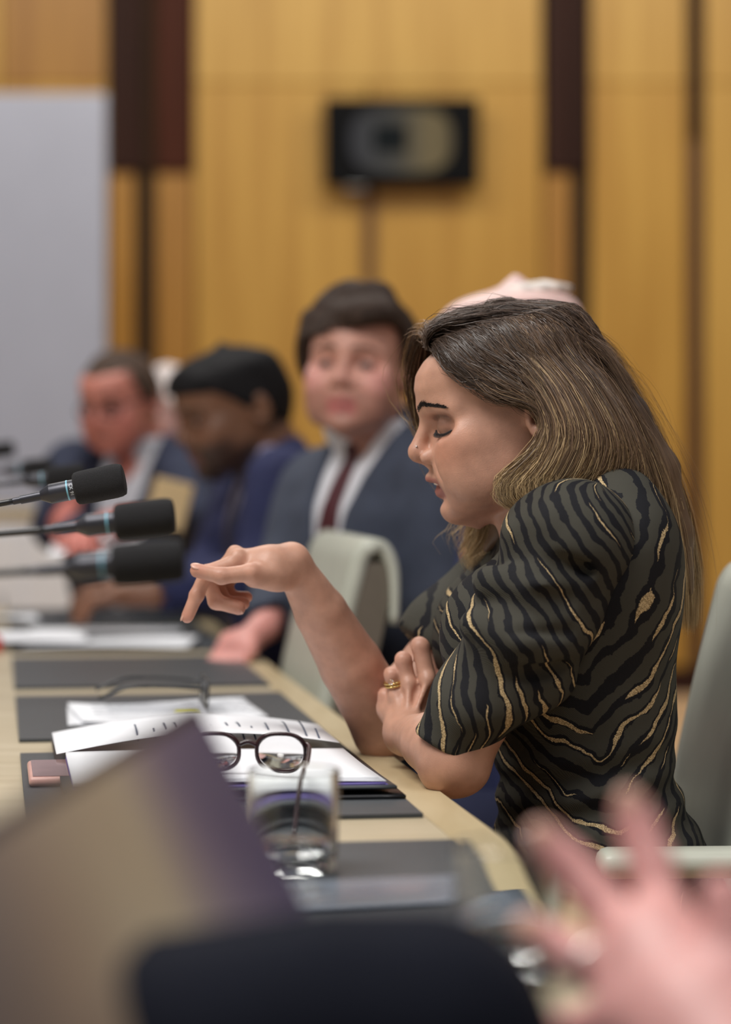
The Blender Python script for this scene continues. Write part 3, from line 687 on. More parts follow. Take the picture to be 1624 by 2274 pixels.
def brows(H, parent, col_, n=110, seed=3, thick=.00035):
    """eyebrow hairs rooted on the brow ridge"""
    r = np.random.default_rng(seed); xs_ = np.linspace(.13, .05, 160)
    for sg in (-1, 1):
        ya = r.uniform(.0105, .055, n); w_ = np.interp(ya, [.010, .018, .04, .056], [.0020, .0026, .0018, .0005]); bz = np.interp(ya, [.010, .020, .030, .045, .058], [.0450, .0490, .0502, .0460, .0390])+r.uniform(-1, 1, n)*w_
        g = np.stack([np.tile(xs_, n), np.repeat(sg*ya, 160), np.repeat(bz, 160)], 1).astype(np.float32); f = head_sdf(g).reshape(n, 160); k = (f < 0).argmax(1); x0 = xs_[k]
        root = np.stack([x0, sg*ya, bz], 1); d = np.stack([-.35-.5*(ya > .035), sg*np.full(n, .85), np.where(ya < .03, .28, -.15)], 1)+r.normal(size=(n, 3))*.15; d /= np.linalg.norm(d, axis=1)[:, None]; t = np.linspace(0, 1, 4)[None, :, None]
        L_ = root[:, None]+d[:, None]*t*.0075+np.array([.0007, 0, 0])*(1-.2*t); W = (L_*H['s']) @ H['R'].T+H['o']
        tubes('eyebrow', W, np.full(n, thick), col_, parent)
# ------------------------------------------------------------------ the woman
WD0 = 2.74
HW = head_tf(pt(1165, 945, WD0), (-1, 0, 0), s=1.0, pitch=14.5)
skinW = srgb(190, 144, 122)
# arm joints
nsh = pt(1252, 1218, 2.585); nel = pt(1004, 1690, 2.600); nwr = pt(902, 1628, 2.762)
fsh = pt(1165, 1230, 2.93); fel = pt(858, 1612, 2.895); fwr = pt(648, 1248, 2.80)
def q(px, py, d): return pt(px, py, d)
# pointing hand
RH = dict(
 index=[q(528, 1248, 2.775), q(460, 1272, 2.765), q(437, 1322, 2.762), q(416, 1370, 2.760)],
 middle=[q(522, 1240, 2.795), q(462, 1288, 2.790), q(480, 1336, 2.788), q(530, 1350, 2.786)],
 ring=[q(530, 1248, 2.815), q(480, 1296, 2.812), q(500, 1338, 2.808), q(540, 1340, 2.806)],
 pinky=[q(545, 1258, 2.832), q(500, 1296, 2.832), q(515, 1326, 2.828), q(548, 1326, 2.826)],
 thumb=[q(618, 1280, 2.775), q(556, 1272, 2.752), q(492, 1279, 2.742), q(438, 1267, 2.742)])
# grasping hand (back of the hand to the camera, fingers up and over the other arm)
LH = dict(
 ring=[q(880, 1546, 2.786), q(871, 1499, 2.782), q(869, 1497, 2.812), q(872, 1510, 2.838)],
 middle=[q(908, 1520, 2.780), q(896, 1466, 2.780), q(895, 1464, 2.812), q(898, 1480, 2.842)],
 index=[q(950, 1510, 2.776), q(934, 1436, 2.780), q(932, 1433, 2.812), q(936, 1450, 2.845)],
 pinky=[q(862, 1580, 2.796), q(856, 1545, 2.796), q(855, 1542, 2.820), q(858, 1550, 2.840)],
 thumb=[q(955, 1588, 2.780), q(976, 1556, 2.800), q(980, 1526, 2.830), q(972, 1502, 2.850)])
def w_body(P):
    P = P.astype(np.float32); f = None
    hb = HW['o']; 
    if not far(hb-.2, hb+.2):
        L = toL(P, HW); f = head_sdf(L)
    nk = rc(P, hw(HW, (-.028, 0, -.02)), pt(1268, 1150, 2.745), .050, .058); f = U(f, nk, .022)
    f = U(f, rc(P, hw(HW, (.03, 0, -.06)), pt(1190, 1165, 2.745), .026, .040), .03)
    # torso under the dress
    f = U(f, chain(P, [pt(1265, 1190, 2.745), pt(1275, 1400, 2.745), pt(1295, 1700, 2.745), pt(1350, 2050, 2.745)], [.06, .08, .07, .09], .02), .02)
    f = U(f, rc(P, pt(1270, 1190, 2.60), pt(1230, 1210, 2.89), .045, .045), .04)
    # legs, seated
    for d0, kn in ((2.66, pt(900, 2190, 2.60)), (2.84, pt(870, 2190, 2.84))):
        an = kn+np.array([.10, 0, -.42]); f = U(f, chain(P, [pt(1380, 2120, d0), kn, an, an+np.array([-.16, -.01, -.03])], [.085, .06, .04, .03], .02), .03)
    # near arm
    el_b = rc(P, nsh, nel+np.array([.006, .0, .006]), .046, .034)
    fa = chain(P, [nel, nel*.55+nwr*.45+np.array([0, 0, .006]), nwr], [.0355, .0325, .0205], .004)
    a = U(el_b, fa, .018); a = U(a, el(P, pt(1010, 1716, 2.598), (.028, .024, .019)), .02)
    h = U(rc(P, nwr, q(914, 1566, 2.788), .0190, .0205), rc(P, q(868, 1568, 2.800), q(950, 1530, 2.790), .0135, .0160), .020); h = U(h, rc(P, nwr, q(870, 1578, 2.800), .0165, .0130), .015)
    h = U(h, rc(P, nwr, q(958, 1562, 2.790), .0180, .0170), .02)
    g = None
    for k, r0 in (('index', .0104), ('middle', .0096), ('ring', .0090), ('pinky', .0082), ('thumb', .0100)):
        fi = finger(P, LH[k], r0, r0*.84); g = U(g, U(h, fi, .005), .0008)
    for k in ('index', 'middle', 'ring'):   # tendons and knuckles
        g = U(g, rc(P, LH[k][0]+np.array([0, -.010, .0]), nwr*.65+LH[k][0]*.35+np.array([0, -.0185, 0]), .0046, .0026), .005); g = U(g, el(P, LH[k][0]+np.array([0, -.0065, .001]), (.0085, .0075, .0095)), .005)
    a = U(a, g, .012)
    f = U(f, a, .012) if f is not None else a
    # far arm
    ua = rc(P, fsh, fel+np.array([0, 0, .004]), .046, .035)
    fb = chain(P, [fel, fel*.62+fwr*.38, fel*.3+fwr*.7, fwr], [.0400, .0365, .0300, .0195], .004); fb = U(fb, el(P, pt(858, 1648, 2.893), (.026, .026, .020)), .02)
    r = U(ua, fb, .015)
    hd = U(rc(P, fwr, q(600, 1256, 2.785), .0185, .0195), rc(P, q(600, 1252, 2.785), q(530, 1250, 2.79), .0195, .0150), .012)
    hd = U(hd, rc(P, q(600, 1272, 2.80), q(548, 1268, 2.815), .0185, .013), .012); hd = U(hd, rc(P, q(622, 1280, 2.785), q(565, 1280, 2.762), .0165, .0125), .012)
    hd = U(hd, el(P, q(648, 1236, 2.80), (.009, .012, .009)), .012)
    g = None
    for k, r0, r1 in (('index', .0098, .0072), ('middle', .0098, .0082), ('ring', .0092, .0078), ('pinky', .0082, .007), ('thumb', .0112, .0082)):
        fi = finger(P, RH[k], r0, r1); g = U(g, U(hd, fi, .008), .001)
    for k in ('index', 'middle'): g = U(g, el(P, RH[k][0]+np.array([0, 0, .007]), (.0085,)*3), .006)
    r = U(r, g, .012)
    return U(f, r, .0015) if f is not None else (r if r is not None else np.ones(len(P), np.float32))
def safe(fn):
    def g(P):
        v = fn(P); return np.full(len(P), .2, np.float32) if v is None else v
    return g
woman, V = sdfobj('person', safe(w_body), (-.30, 2.38, .0), (.72, 3.10, 1.36), .0024, M_skin)
tag(woman, 'woman with long brown to blonde hair in a dark striped dress, pointing', 'person')
L = (V-HW['o']) @ HW['R']
c = head_cols(L, skinW, srgb(150, 88, 84), srgb(186, 118, 92), None, None, None)
x, y, z = L.T; ya = np.abs(y)
inhead = (np.linalg.norm(L, axis=1) < .17); base = np.tile(np.array(skinW[:3]), (len(V), 1)); c = np.where(inhead[:, None], c, base)
sh = np.exp(-(((x-.088)/.016)**4+((ya-.035)/.020)**4+((z-.030)/.0075)**4))*inhead; c = c*(1-.75*sh[:, None])+np.array(srgb(96, 66, 54)[:3])*.75*sh[:, None]      # eye shadow
lidm = np.exp(-(((x-.091)/.012)**4+((ya-.036)/.017)**4+((z-.0205)/.0085)**4))*inhead; c = c*(1-.62*lidm[:, None])+np.array(srgb(112, 78, 64)[:3])*.62*lidm[:, None]
crs = np.exp(-((z-(.0345-14*(ya-.034)**2))/.0016)**2)*(np.abs(ya-.034) < .017)*(x > .07)*inhead; c = c*(1-.6*crs[:, None])+np.array(srgb(70, 46, 40)[:3])*.6*crs[:, None]
oc = np.exp(-(((x-.084)/.008)**2+((ya-.045)/.007)**2+((z-.0135)/.0045)**2))*inhead; c = c*(1-.75*oc[:, None])+np.array(srgb(46, 32, 30)[:3])*.75*oc[:, None]
# scalp tint under the hair, knuckles and fingertips a little redder
sc_ = sm(np.interp(z, [-.06, -.01, .0091, .0432, .0675, .0905, .100, .108, .12], [-.035, -.02, .0, .031, .046, .055, .074, .088, .10])-x, -.004, .006)*inhead*(ya < .0765); c = c*(1-.8*sc_[:, None])+np.array(srgb(84, 62, 48)[:3])*.8*sc_[:, None]
tips = np.zeros(len(V))
for hnd in (RH, LH):
    for k, ps in hnd.items():
        for p_, s_ in zip(ps[1:], (.5, .6, 1.0)): tips = np.maximum(tips, s_*np.exp(-np.sum((V-p_)**2, 1)/.013**2))
c = c*(1-.45*tips[:, None])+np.array(srgb(186, 112, 96)[:3])*.45*tips[:, None]
nail = np.zeros(len(V))
setattr_col(woman, c)

# eyelashes, lips gap, nails, ring, nose stud
M_lash = plain('lash', srgb(24, 18, 18), .6)
for sg in (-1, 1):
    m = MB(); P = [hw(HW, p_) for p_ in spline([(.0965, sg*.0230, .0195), (.0968, sg*.0285, .0160), (.0940, sg*.0360, .0135), (.0880, sg*.0430, .0130), (.0805, sg*.0478, .0150)], 22)]
    m.tube(P, [.0006]+[.0012]*20+[.0008], 6)
    for i in range(1, 21):
        b = P[i]; od = HW['R'] @ np.array([.55+.2*(i/21), sg*(.0+.9*(i/21)), -.42]); od /= np.linalg.norm(od); m.tube([b, b+od*.003+np.array([0, 0, -.0005]), b+od*.0062+np.array([0, 0, .0004])], [.0005, .0004, .0001], 4)
    m.build('eyelashes', M_lash, woman, True)
brows(HW, woman, M_lash, 190, thick=.00042)
M_teeth = plain('teeth', srgb(225, 215, 200), .3)
V2 = spline([(.094, -.019, -.0395), (.106, -.012, -.0372), (.1105, 0, -.0365), (.106, .012, -.0372), (.094, .019, -.0395)], 16)
MB().tube([hw(HW, p_) for p_ in V2], .0030, 8).build('teeth', M_teeth, woman, True)
def torus(name, cpos, axis, R, r, m, parent, seg=28):
    axis = Vector(axis).normalized(); a = axis.orthogonal().normalized(); b = axis.cross(a)
    return MB().tube([Vector(cpos)+(a*math.cos(t)+b*math.sin(t))*R for t in np.linspace(0, 2*math.pi, seg)], r, 8, cap=False).build(name, m, parent, True)
rp = LH['ring'][0]*.32+LH['ring'][1]*.68
rg = torus('wedding_ring', rp, LH['ring'][1]-LH['ring'][0], .0100, .0016, M_gold, woman)
torus('wedding_ring', rp+np.array([.001, 0, -.0034]), LH['ring'][1]-LH['ring'][0], .0101, .0014, M_gold, woman)
MB().lathe([(0, 0), (.0022, .0008), (.003, .002), (.0024, .003), (0, .0034)], 12, Matrix.Translation(Vector(rp+np.array([-.003, -.0118, .001]))) @ Matrix.Rotation(math.radians(90), 4, 'X')).build('stone', glassmat('diamond', 2.2), rg, True, 20)
MB().lathe([(0, -.001), (.001, -.0006), (.0013, 0), (.001, .0006), (0, .001)], 10, Matrix.Translation(Vector(hw(HW, (.1215, .0098, .0075))))).build('nose_stud', M_chrome, woman, True)
def nail_(tip, prev, side, parent, s=1.0):
    d = tip-prev; d /= np.linalg.norm(d); side = side-d*(side@d); side /= np.linalg.norm(side)
    M = Matrix(((*np.cross(side, d), 0), (*d, 0), (*side, 0), (0, 0, 0, 1))).transposed(); M.translation = Vector(tip+side*.0062*s+d*.001)
    MB().lathe([(0, .0012), (.004, .0009), (.0056, .0), (.005, -.001), (0, -.001)], 16, M @ Matrix.Diagonal((s, s*1.35, s, 1))).build('fingernail', plain('nail', srgb(206, 160, 142), .25), parent, True)
nail_(RH['thumb'][3], RH['thumb'][2], np.array([-.25, -.55, .8]), woman, 1.0); nail_(RH['index'][3], RH['index'][2], np.array([-.95, -.2, .3]), woman, .85); nail_(RH['middle'][3], RH['middle'][2], np.array([.2, -.6, -.75]), woman, .85)

# ---------------- dress
def fabric(name):
    t = NT(name); u = t.n('ShaderNodeAttribute', attribute_name='u').outputs['Fac']; v = t.n('ShaderNodeAttribute', attribute_name='v').outputs['Fac']; co = t.coord()
    n1 = t.noise(co, 22, 2); n2 = t.noise(co, 30, 2); fine = t.noise(co, 500, 2)
    u2 = t.math('ADD', t.math('ADD', u, t.math('MULTIPLY', t.math('SUBTRACT', n1, .5), 1.3)), t.math('MULTIPLY', t.math('SUBTRACT', fine, .5), .12))
    fr = t.math('FRACT', u2); wd = t.math('ADD', .46, t.math('MULTIPLY', t.math('SUBTRACT', n2, .5), 1.1))
    blk = t.math('LESS_THAN', fr, wd)
    h = t.math('ADD', u2, .27); idx = t.math('FLOOR', h); fh = t.math('ABSOLUTE', t.math('SUBTRACT', t.math('FRACT', h), .5))
    cv = t.n('ShaderNodeCombineXYZ'); t.l(t.math('MULTIPLY', v, 9.0), cv.inputs[0]); t.l(t.math('MULTIPLY', idx, 7.31), cv.inputs[1]); dash = t.noise(cv.outputs[0], 1.0, 1)
    gw = t.math('MULTIPLY', t.math('SUBTRACT', dash, .515), 1.3); gw = t.math('MINIMUM', gw, .115); gold = t.math('LESS_THAN', fh, gw)
    weave = t.n('ShaderNodeTexWave', wave_type='BANDS', bands_direction='DIAGONAL'); weave.inputs['Scale'].default_value = 400; weave.inputs['Distortion'].default_value = 1.0; t.l(co, weave.inputs[0])
    ol = t.mix(weave.outputs[0], srgb(58, 56, 49), srgb(68, 66, 58)); bk = t.mix(fine, srgb(12, 12, 16), srgb(22, 22, 28)); gd = t.mix(t.ramp(t.noise(co, 900, 2), [(.4, (0, 0, 0, 1)), (.6, (1, 1, 1, 1))]), srgb(128, 106, 72), srgb(214, 190, 146))
    c1 = t.mix(blk, ol, bk); c2 = t.mix(gold, c1, gd); t.l(c2, t.b.inputs['Base Color']); t.set(Roughness=.75)
    t.b.inputs['Specular IOR Level'].default_value = .25
    t.bump(t.math('ADD', weave.outputs[0], t.math('MULTIPLY', gold, 2.0)), .25, .0008); return t.m
M_dress = fabric('zebra_jacquard')
rows = [(1085, 1270, 1370, .055), (1110, 1210, 1395, .105), (1145, 1150, 1418, .150), (1200, 1115, 1440, .172), (1300, 1075, 1462, .175), (1400, 1060, 1476, .168), (1500, 1065, 1486, .158), (1600, 1090, 1492, .150), (1680, 1105, 1482, .143),
        (1760, 1112, 1500, .146), (1800, 1112, 1520, .152), (1850, 1105, 1548, .165), (1950, 1100, 1598, .180), (2080, 1080, 1690, .195), (2200, 1060, 1710, .195)]
T_ = np.array([(CZ-(r[0]-HOR)/F*WD0, (r[1]-812)/F*WD0, (r[2]-812)/F*WD0, r[3]) for r in rows])[::-1]; T_ = np.column_stack([T_[:, 0], -T_[:, 1], -T_[:, 2], T_[:, 3]])
TW = smooth_table(T_, 120)
LAT = np.array([.12, -.993])
def w_bodice(P):
    x = -P[:, 0]; y = P[:, 1]-WD0; f = loft(TW[0], TW[1], TW[2], TW[3], 2.3, x+y*(-.10), y, P[:, 2], .5).astype(np.float32)
    f = U(f, el(P, pt(1105, 1420, 2.66), (.062, .075, .075)), .05); f = U(f, el(P, pt(1075, 1420, 2.86), (.06, .075, .075)), .05)   # bust
    f = U(f, el(P, pt(1385, 1250, 2.65), (.06, .07, .10)), .05)     # shoulder blade
    for d0, kx in ((2.66, 900), (2.84, 880)): f = U(f, rc(P, pt(1390, 2110, d0), pt(kx, 2170, d0), .105, .085), .05)
    # folds at the waist
    zz = P[:, 2]; f = f+.004*np.exp(-((zz-.715)/.05)**2)*np.sin(zz*150+x*40)+.0035*sines(P, 45, 3)
    nk = rc(P, hw(HW, (-.03, 0, -.02)), pt(1250, 1128, 2.745), .055, .062); f = S(f, nk, .012)
    return f
slee = [nsh+np.array([.012, -.0, .004]), nsh*.55+nel*.45+np.array([.01, 0, 0]), nel+np.array([-.006, -.002, .014])]
dirn = (nel-nsh)/np.linalg.norm(nel-nsh)
def w_sleeve(P):
    f = chain(P, slee, [.063, .060, .0405], .03)
    if f is None: return None
    s = (P-nsh) @ dirn.astype(np.float32); L_ = np.linalg.norm(nel-nsh)
    f = U(f, el(P, pt(1250, 1190, 2.600), (.062, .050, .050)), .03)
    for a_, b_, c_, r_ in (((1090, 1290, 2.560), (1200, 1300, 2.540), (1300, 1345, 2.560), .026), ((1160, 1190, 2.575), (1230, 1165, 2.560), (1320, 1215, 2.575), .028), ((1060, 1400, 2.560), (1160, 1420, 2.545), (1235, 1480, 2.575), .024)):
        f = U(f, chain(P, [pt(*a_), pt(*b_), pt(*c_)], [r_*.7, r_, r_*.6], .01), .007)
    f = S(f, rc(P, pt(1110, 1245, 2.515), pt(1290, 1275, 2.515), .010, .006), .022)
    for a_, b_ in (((1262, 1335, 2.535), (1120, 1318, 2.515)), ((1262, 1405, 2.540), (1100, 1402, 2.518)), ((1240, 1480, 2.555), (1105, 1512, 2.530)), ((1300, 1260, 2.545), (1200, 1225, 2.520))):
        f = S(f, rc(P, pt(*a_)+np.array([0, -.010, 0]), pt(*b_)+np.array([0, -.006, 0]), .007, .003), .012)
    # pleats gathered from the shoulder and elbow creases
    f = f+.0065*np.sin(s*70+P[:, 1]*30+P[:, 0]*25)*np.exp(-((s-.16)/.10)**2)+.003*sines(P, 55, 9)
    lim = (P-pt(1000, 1666, 2.60)) @ dirn.astype(np.float32)
    return I(f, lim.astype(np.float32), .004)
def w_fsleeve(P):
    f = chain(P, [fsh+np.array([.02, 0, .0]), fsh*.5+fel*.5, fsh*.30+fel*.70], [.066, .060, .053], .03)
    if f is None: return None
    d2 = (fel-fsh)/np.linalg.norm(fel-fsh); f = f+.003*sines(P, 50, 12); lim = (P-(fsh*.38+fel*.62)) @ d2.astype(np.float32); return I(f, lim.astype(np.float32), .004)
P_ = .0300   # stripe period
dress, V = sdfobj('dress', safe(w_bodice), (-.20, 2.42, .40), (.62, 3.06, 1.10), .005, M_dress, woman, 2)
def softp(x_, k=.02): return np.log1p(np.exp(np.clip(x_/k, -40, 40)))*k
X, Y, Z = V.T; pxv = X/Y*F+812; pyv = HOR+(CZ-Z)/Y*F
xs = np.interp(Z, [.45, .65, .80, .95, 1.1], [.335, .275, .235, .215, .205])
dx = X-xs+.0; adx = np.where(dx > 0, dx, -dx*.42+1.0*np.maximum(-dx-.045, 0)); wrap = np.maximum(Y-2.60, 0)*.55*np.where(dx > 0, 1, .25)
u = (adx*1.0+wrap+1.15*softp(.925-Z, .035)-.25*softp(Z-.97, .03)*np.where(dx > 0, 1, -1))/P_
setattr_f(dress, u, 'u'); setattr_f(dress, Z*1.2+X*.9, 'v')
slv, V = sdfobj('sleeve', safe(w_sleeve), (-.02, 2.44, .66), (.36, 2.72, 1.10), .0032, M_dress, dress, 2)
e1 = np.cross(dirn, [0, -1, 0]); e1 /= np.linalg.norm(e1); e2 = np.cross(dirn, e1); r_ = V-nsh; s_ = r_ @ dirn
th_ = np.arctan2(r_ @ e1, -(r_[:, 1]))
u = (th_*.058+.52*s_-1.3*softp(.15-s_, .04))/P_
setattr_f(slv, u, 'u'); setattr_f(slv, s_*1.3+.2, 'v')
slf, V = sdfobj('sleeve', safe(w_fsleeve), (-.10, 2.80, .74), (.36, 3.04, 1.12), .005, M_dress, dress, 2)
d2 = (fel-fsh)/np.linalg.norm(fel-fsh); r_ = V-fsh; s_ = r_ @ d2; e3 = np.cross(d2, [0, -1, 0]); e3 /= np.linalg.norm(e3); setattr_f(slf, (r_ @ e3+.35*s_)/P_, 'u'); setattr_f(slf, s_*1.4, 'v')

# ---------------- hair: guide strands (px, py, offset towards the camera) -> thousands of strands
def gd(*pts): return np.array([pt(a, b, WD0)+np.array([0, -o_, 0])*1.0 for a, b, o_ in pts])
def G(*pts, n=26):
    A = []
    for a, b, o_ in pts: A.append(pt(a, b, WD0-o_))
    return spline(A, n)
sheets = []
near = [
 G((945, 768, .020), (985, 785, .050), (1050, 838, .072), (1112, 876, .080), (1182, 882, .083), (1226, 945, .084), (1188, 1022, .088), (1116, 1072, .088), (1140, 1112, .087), (1205, 1112, .082)),
 G((960, 745, .020), (1020, 756, .052), (1100, 810, .076), (1178, 856, .085), (1234, 930, .090), (1200, 1010, .094), (1130, 1060, .096), (1114, 1094, .094), (1160, 1122, .090), (1228, 1108, .084)),
 G((985, 728, .015), (1060, 742, .052), (1140, 800, .078), (1205, 885, .090), (1228, 960, .098), (1206, 1030, .102), (1176, 1075, .102), (1200, 1105, .098), (1245, 1105, .090)),
 G((1010, 716, .012), (1100, 736, .050), (1185, 800, .078), (1250, 890, .094), (1272, 970, .102), (1240, 1040, .106), (1225, 1070, .104), (1245, 1090, .100), (1275, 1092, .092)),
 G((1040, 704, .010), (1140, 726, .046), (1230, 800, .074), (1300, 890, .090), (1335, 975, .098), (1325, 1040, .102), (1290, 1070, .100), (1270, 1085, .096), (1290, 1098, .090)),
 G((1065, 696, .008), (1170, 716, .040), (1270, 790, .066), (1345, 885, .082), (1390, 970, .090), (1400, 1035, .092), (1370, 1070, .090), (1345, 1085, .088), (1365, 1095, .084)),
 G((1090, 690, .004), (1200, 708, .032), (1278, 780, .054), (1353, 880, .068), (1403, 975, .074), (1438, 1060, .074), (1443, 1130, .070), (1458, 1210, .064), (1478, 1300, .055)),
 G((1110, 686, .0), (1222, 702, .022), (1303, 775, .040), (1378, 880, .050), (1428, 975, .055), (1468, 1070, .054), (1490, 1170, .048), (1502, 1280, .040), (1508, 1390, .030)),
 G((1128, 683, -.005), (1238, 698, .008), (1318, 772, .018), (1390, 875, .024), (1443, 975, .026), (1486, 1075, .025), (1516, 1185, .020), (1528, 1300, .012), (1526, 1405, .006)),
 G((1140, 682, -.012), (1246, 697, -.010), (1324, 772, -.008), (1398, 872, -.005), (1452, 975, -.004), (1498, 1080, -.004), (1530, 1195, -.006), (1546, 1300, -.010), (1544, 1400, -.014)),
 G((1130, 684, -.02), (1240, 700, -.030), (1318, 775, -.034), (1392, 876, -.036), (1446, 978, -.036), (1490, 1080, -.038), (1523, 1190, -.040), (1538, 1290, -.044), (1534, 1380, -.048)),
]
farside = [
 G((948, 770, -.005), (940, 752, -.020), (924, 785, -.045), (914, 850, -.066), (926, 930, -.078), (975, 1010, -.085), (1040, 1110, -.09), (1046, 1180, -.095), (1030, 1222, -.098), (1058, 1262, -.098)),
 G((960, 748, -.005), (950, 730, -.025), (934, 765, -.055), (930, 850, -.074), (960, 950, -.084), (1020, 1050, -.092), (1078, 1130, -.098), (1070, 1190, -.10), (1040, 1225, -.10), (1072, 1268, -.102)),
 G((985, 728, -.008), (975, 716, -.035), (975, 770, -.065), (995, 870, -.08), (1045, 980, -.09), (1090, 1080, -.10), (1118, 1150, -.105), (1108, 1205, -.106), (1066, 1235, -.106), (1096, 1262, -.106)),
 G((1030, 706, -.010), (1060, 705, -.040), (1100, 780, -.07), (1150, 880, -.085), (1200, 980, -.09), (1250, 1080, -.095), (1290, 1160, -.1), (1330, 1240, -.1), (1350, 1300, -.1)),
 G((1080, 692, -.015), (1160, 704, -.045), (1240, 780, -.066), (1300, 880, -.075), (1350, 980, -.08), (1400, 1080, -.082), (1440, 1180, -.085), (1470, 1280, -.085), (1480, 1380, -.085)),
 G((1120, 686, -.02), (1220, 700, -.036), (1320, 776, -.05), (1390, 876, -.056), (1440, 978, -.06), (1490, 1080, -.062), (1520, 1190, -.066), (1535, 1290, -.07), (1535, 1390, -.075)),
]
topg = [G((950, 776, o_), (950, 752, o_*1.1), (976, 724, o_*1.2), (1030, 714, o_*1.3), (1100, 702, o_*1.35), (1180, 704, o_*1.4), (1270, 740, o_*1.5), (1350, 800, o_*1.5), (1405, 890, o_*1.5)) for o_ in (-.034, -.022, -.010, .002, .014, .026, .036)]
c_root = np.array(srgb(80, 63, 52)[:3]); c_mid = np.array(srgb(118, 93, 71)[:3]); c_end = np.array(srgb(200, 172, 128)[:3]); c_dk = np.array(srgb(56, 44, 37)[:3])
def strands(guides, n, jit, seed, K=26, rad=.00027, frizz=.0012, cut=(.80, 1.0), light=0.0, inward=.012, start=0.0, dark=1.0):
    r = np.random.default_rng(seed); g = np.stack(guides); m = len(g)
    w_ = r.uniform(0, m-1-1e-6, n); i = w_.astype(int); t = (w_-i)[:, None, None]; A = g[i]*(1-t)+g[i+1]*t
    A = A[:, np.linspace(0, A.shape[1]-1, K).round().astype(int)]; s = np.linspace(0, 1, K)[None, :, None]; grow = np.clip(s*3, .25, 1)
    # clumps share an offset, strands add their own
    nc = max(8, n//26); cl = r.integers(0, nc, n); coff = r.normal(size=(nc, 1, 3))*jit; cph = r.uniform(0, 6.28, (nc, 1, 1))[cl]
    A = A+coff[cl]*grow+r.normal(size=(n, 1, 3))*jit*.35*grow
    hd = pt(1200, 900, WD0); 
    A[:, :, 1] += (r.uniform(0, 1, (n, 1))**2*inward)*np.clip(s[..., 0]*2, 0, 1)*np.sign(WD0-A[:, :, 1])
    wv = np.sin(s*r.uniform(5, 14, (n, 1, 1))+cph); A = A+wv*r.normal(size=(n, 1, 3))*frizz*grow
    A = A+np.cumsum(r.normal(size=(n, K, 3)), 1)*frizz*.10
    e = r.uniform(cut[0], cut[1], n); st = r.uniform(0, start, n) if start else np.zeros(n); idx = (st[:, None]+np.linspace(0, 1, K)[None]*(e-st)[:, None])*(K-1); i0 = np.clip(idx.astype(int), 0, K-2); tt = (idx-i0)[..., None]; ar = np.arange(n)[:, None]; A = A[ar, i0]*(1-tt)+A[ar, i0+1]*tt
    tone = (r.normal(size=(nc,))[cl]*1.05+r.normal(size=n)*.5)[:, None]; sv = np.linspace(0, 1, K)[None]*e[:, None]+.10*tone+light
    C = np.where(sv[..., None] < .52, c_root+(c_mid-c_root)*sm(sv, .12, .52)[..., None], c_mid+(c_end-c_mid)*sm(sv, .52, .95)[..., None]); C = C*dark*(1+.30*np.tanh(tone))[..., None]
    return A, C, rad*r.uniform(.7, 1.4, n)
# hair mass that carries the strands
HLZ = [-.06, -.01, .0091, .0432, .0675, .0905, .100, .108, .12]; HLX = [-.035, -.02, .0, .031, .046, .055, .074, .088, .10]
def push_out(A, d0):
    """keep strands outside the skull"""
    sh_ = A.shape; dd = (d0[:, None]*np.interp(np.linspace(0, 1, sh_[1]), [0, .12, .3], [.35, .7, 1])[None]).ravel(); P = A.reshape(-1, 3).copy()
    for _ in range(2):
        L = (P-HW['o']) @ HW['R']; f = head_base(*L.T); e = 1e-3; g = np.stack([head_base(*(L+e*np.eye(3)[k]).T)-f for k in range(3)], 1)/e; gl_ = np.linalg.norm(g, axis=1)[:, None]+1e-6; f = f/np.clip(gl_[:, 0], .2, 5); g = g/gl_
        L = L+g*np.clip(dd-f, 0, .04)[:, None]*(np.abs(L[:, 2]-.05) < .12)[:, None]; P = L @ HW['R'].T+HW['o']
    return P.reshape(sh_)
def w_hair(P):
    f = None; P = P.astype(np.float32)
    for gset, ro in ((near[3:], .020), (farside[2:], .020)):
        for g in gset:
            pts = g[3::4]; ctr = np.stack([pt(1175, 890, WD0)]*len(pts)); 
            inn = pts.copy(); inn[:, 1] += np.sign(WD0-pts[:, 1])*.026; 
            v = pts-ctr; n_ = np.linalg.norm(v, axis=1)[:, None]; inn = inn-v/n_*.016
            rr = np.interp(np.linspace(0, 1, len(pts)), [0, .15, .6, 1], [.004, .016, .020, .006]); f = U(f, chain(P, inn, rr, .012), .012)
    L = toL(P, HW); cap = head_base(L[:, 0], L[:, 1], L[:, 2])-.003
    msk = L[:, 0]-np.interp(L[:, 2], HLZ, HLX)
    cap = I(cap, msk.astype(np.float32), .01)
    f = U(f, cap.astype(np.float32), .02)
    if f is None: return None
    f = S(f, rc(P, hw(HW, (.10, .03, .02)), hw(HW, (.06, .09, -.03)), .034, .026), .01)
    return f+.0015*sines(P, 180, 5)
hair, V = sdfobj('hair', safe(w_hair), (-.02, 2.56, .80), (.44, 2.90, 1.27), .005, M_hair, woman, 2)
pxv = V[:, 0]/V[:, 1]*F+812; pyv = HOR+(CZ-V[:, 2])/V[:, 1]*F
fade = sm(pyv, 760, 1120)[:, None]; setattr_col(hair, (c_dk*(1-fade)+c_mid*.75*fade))
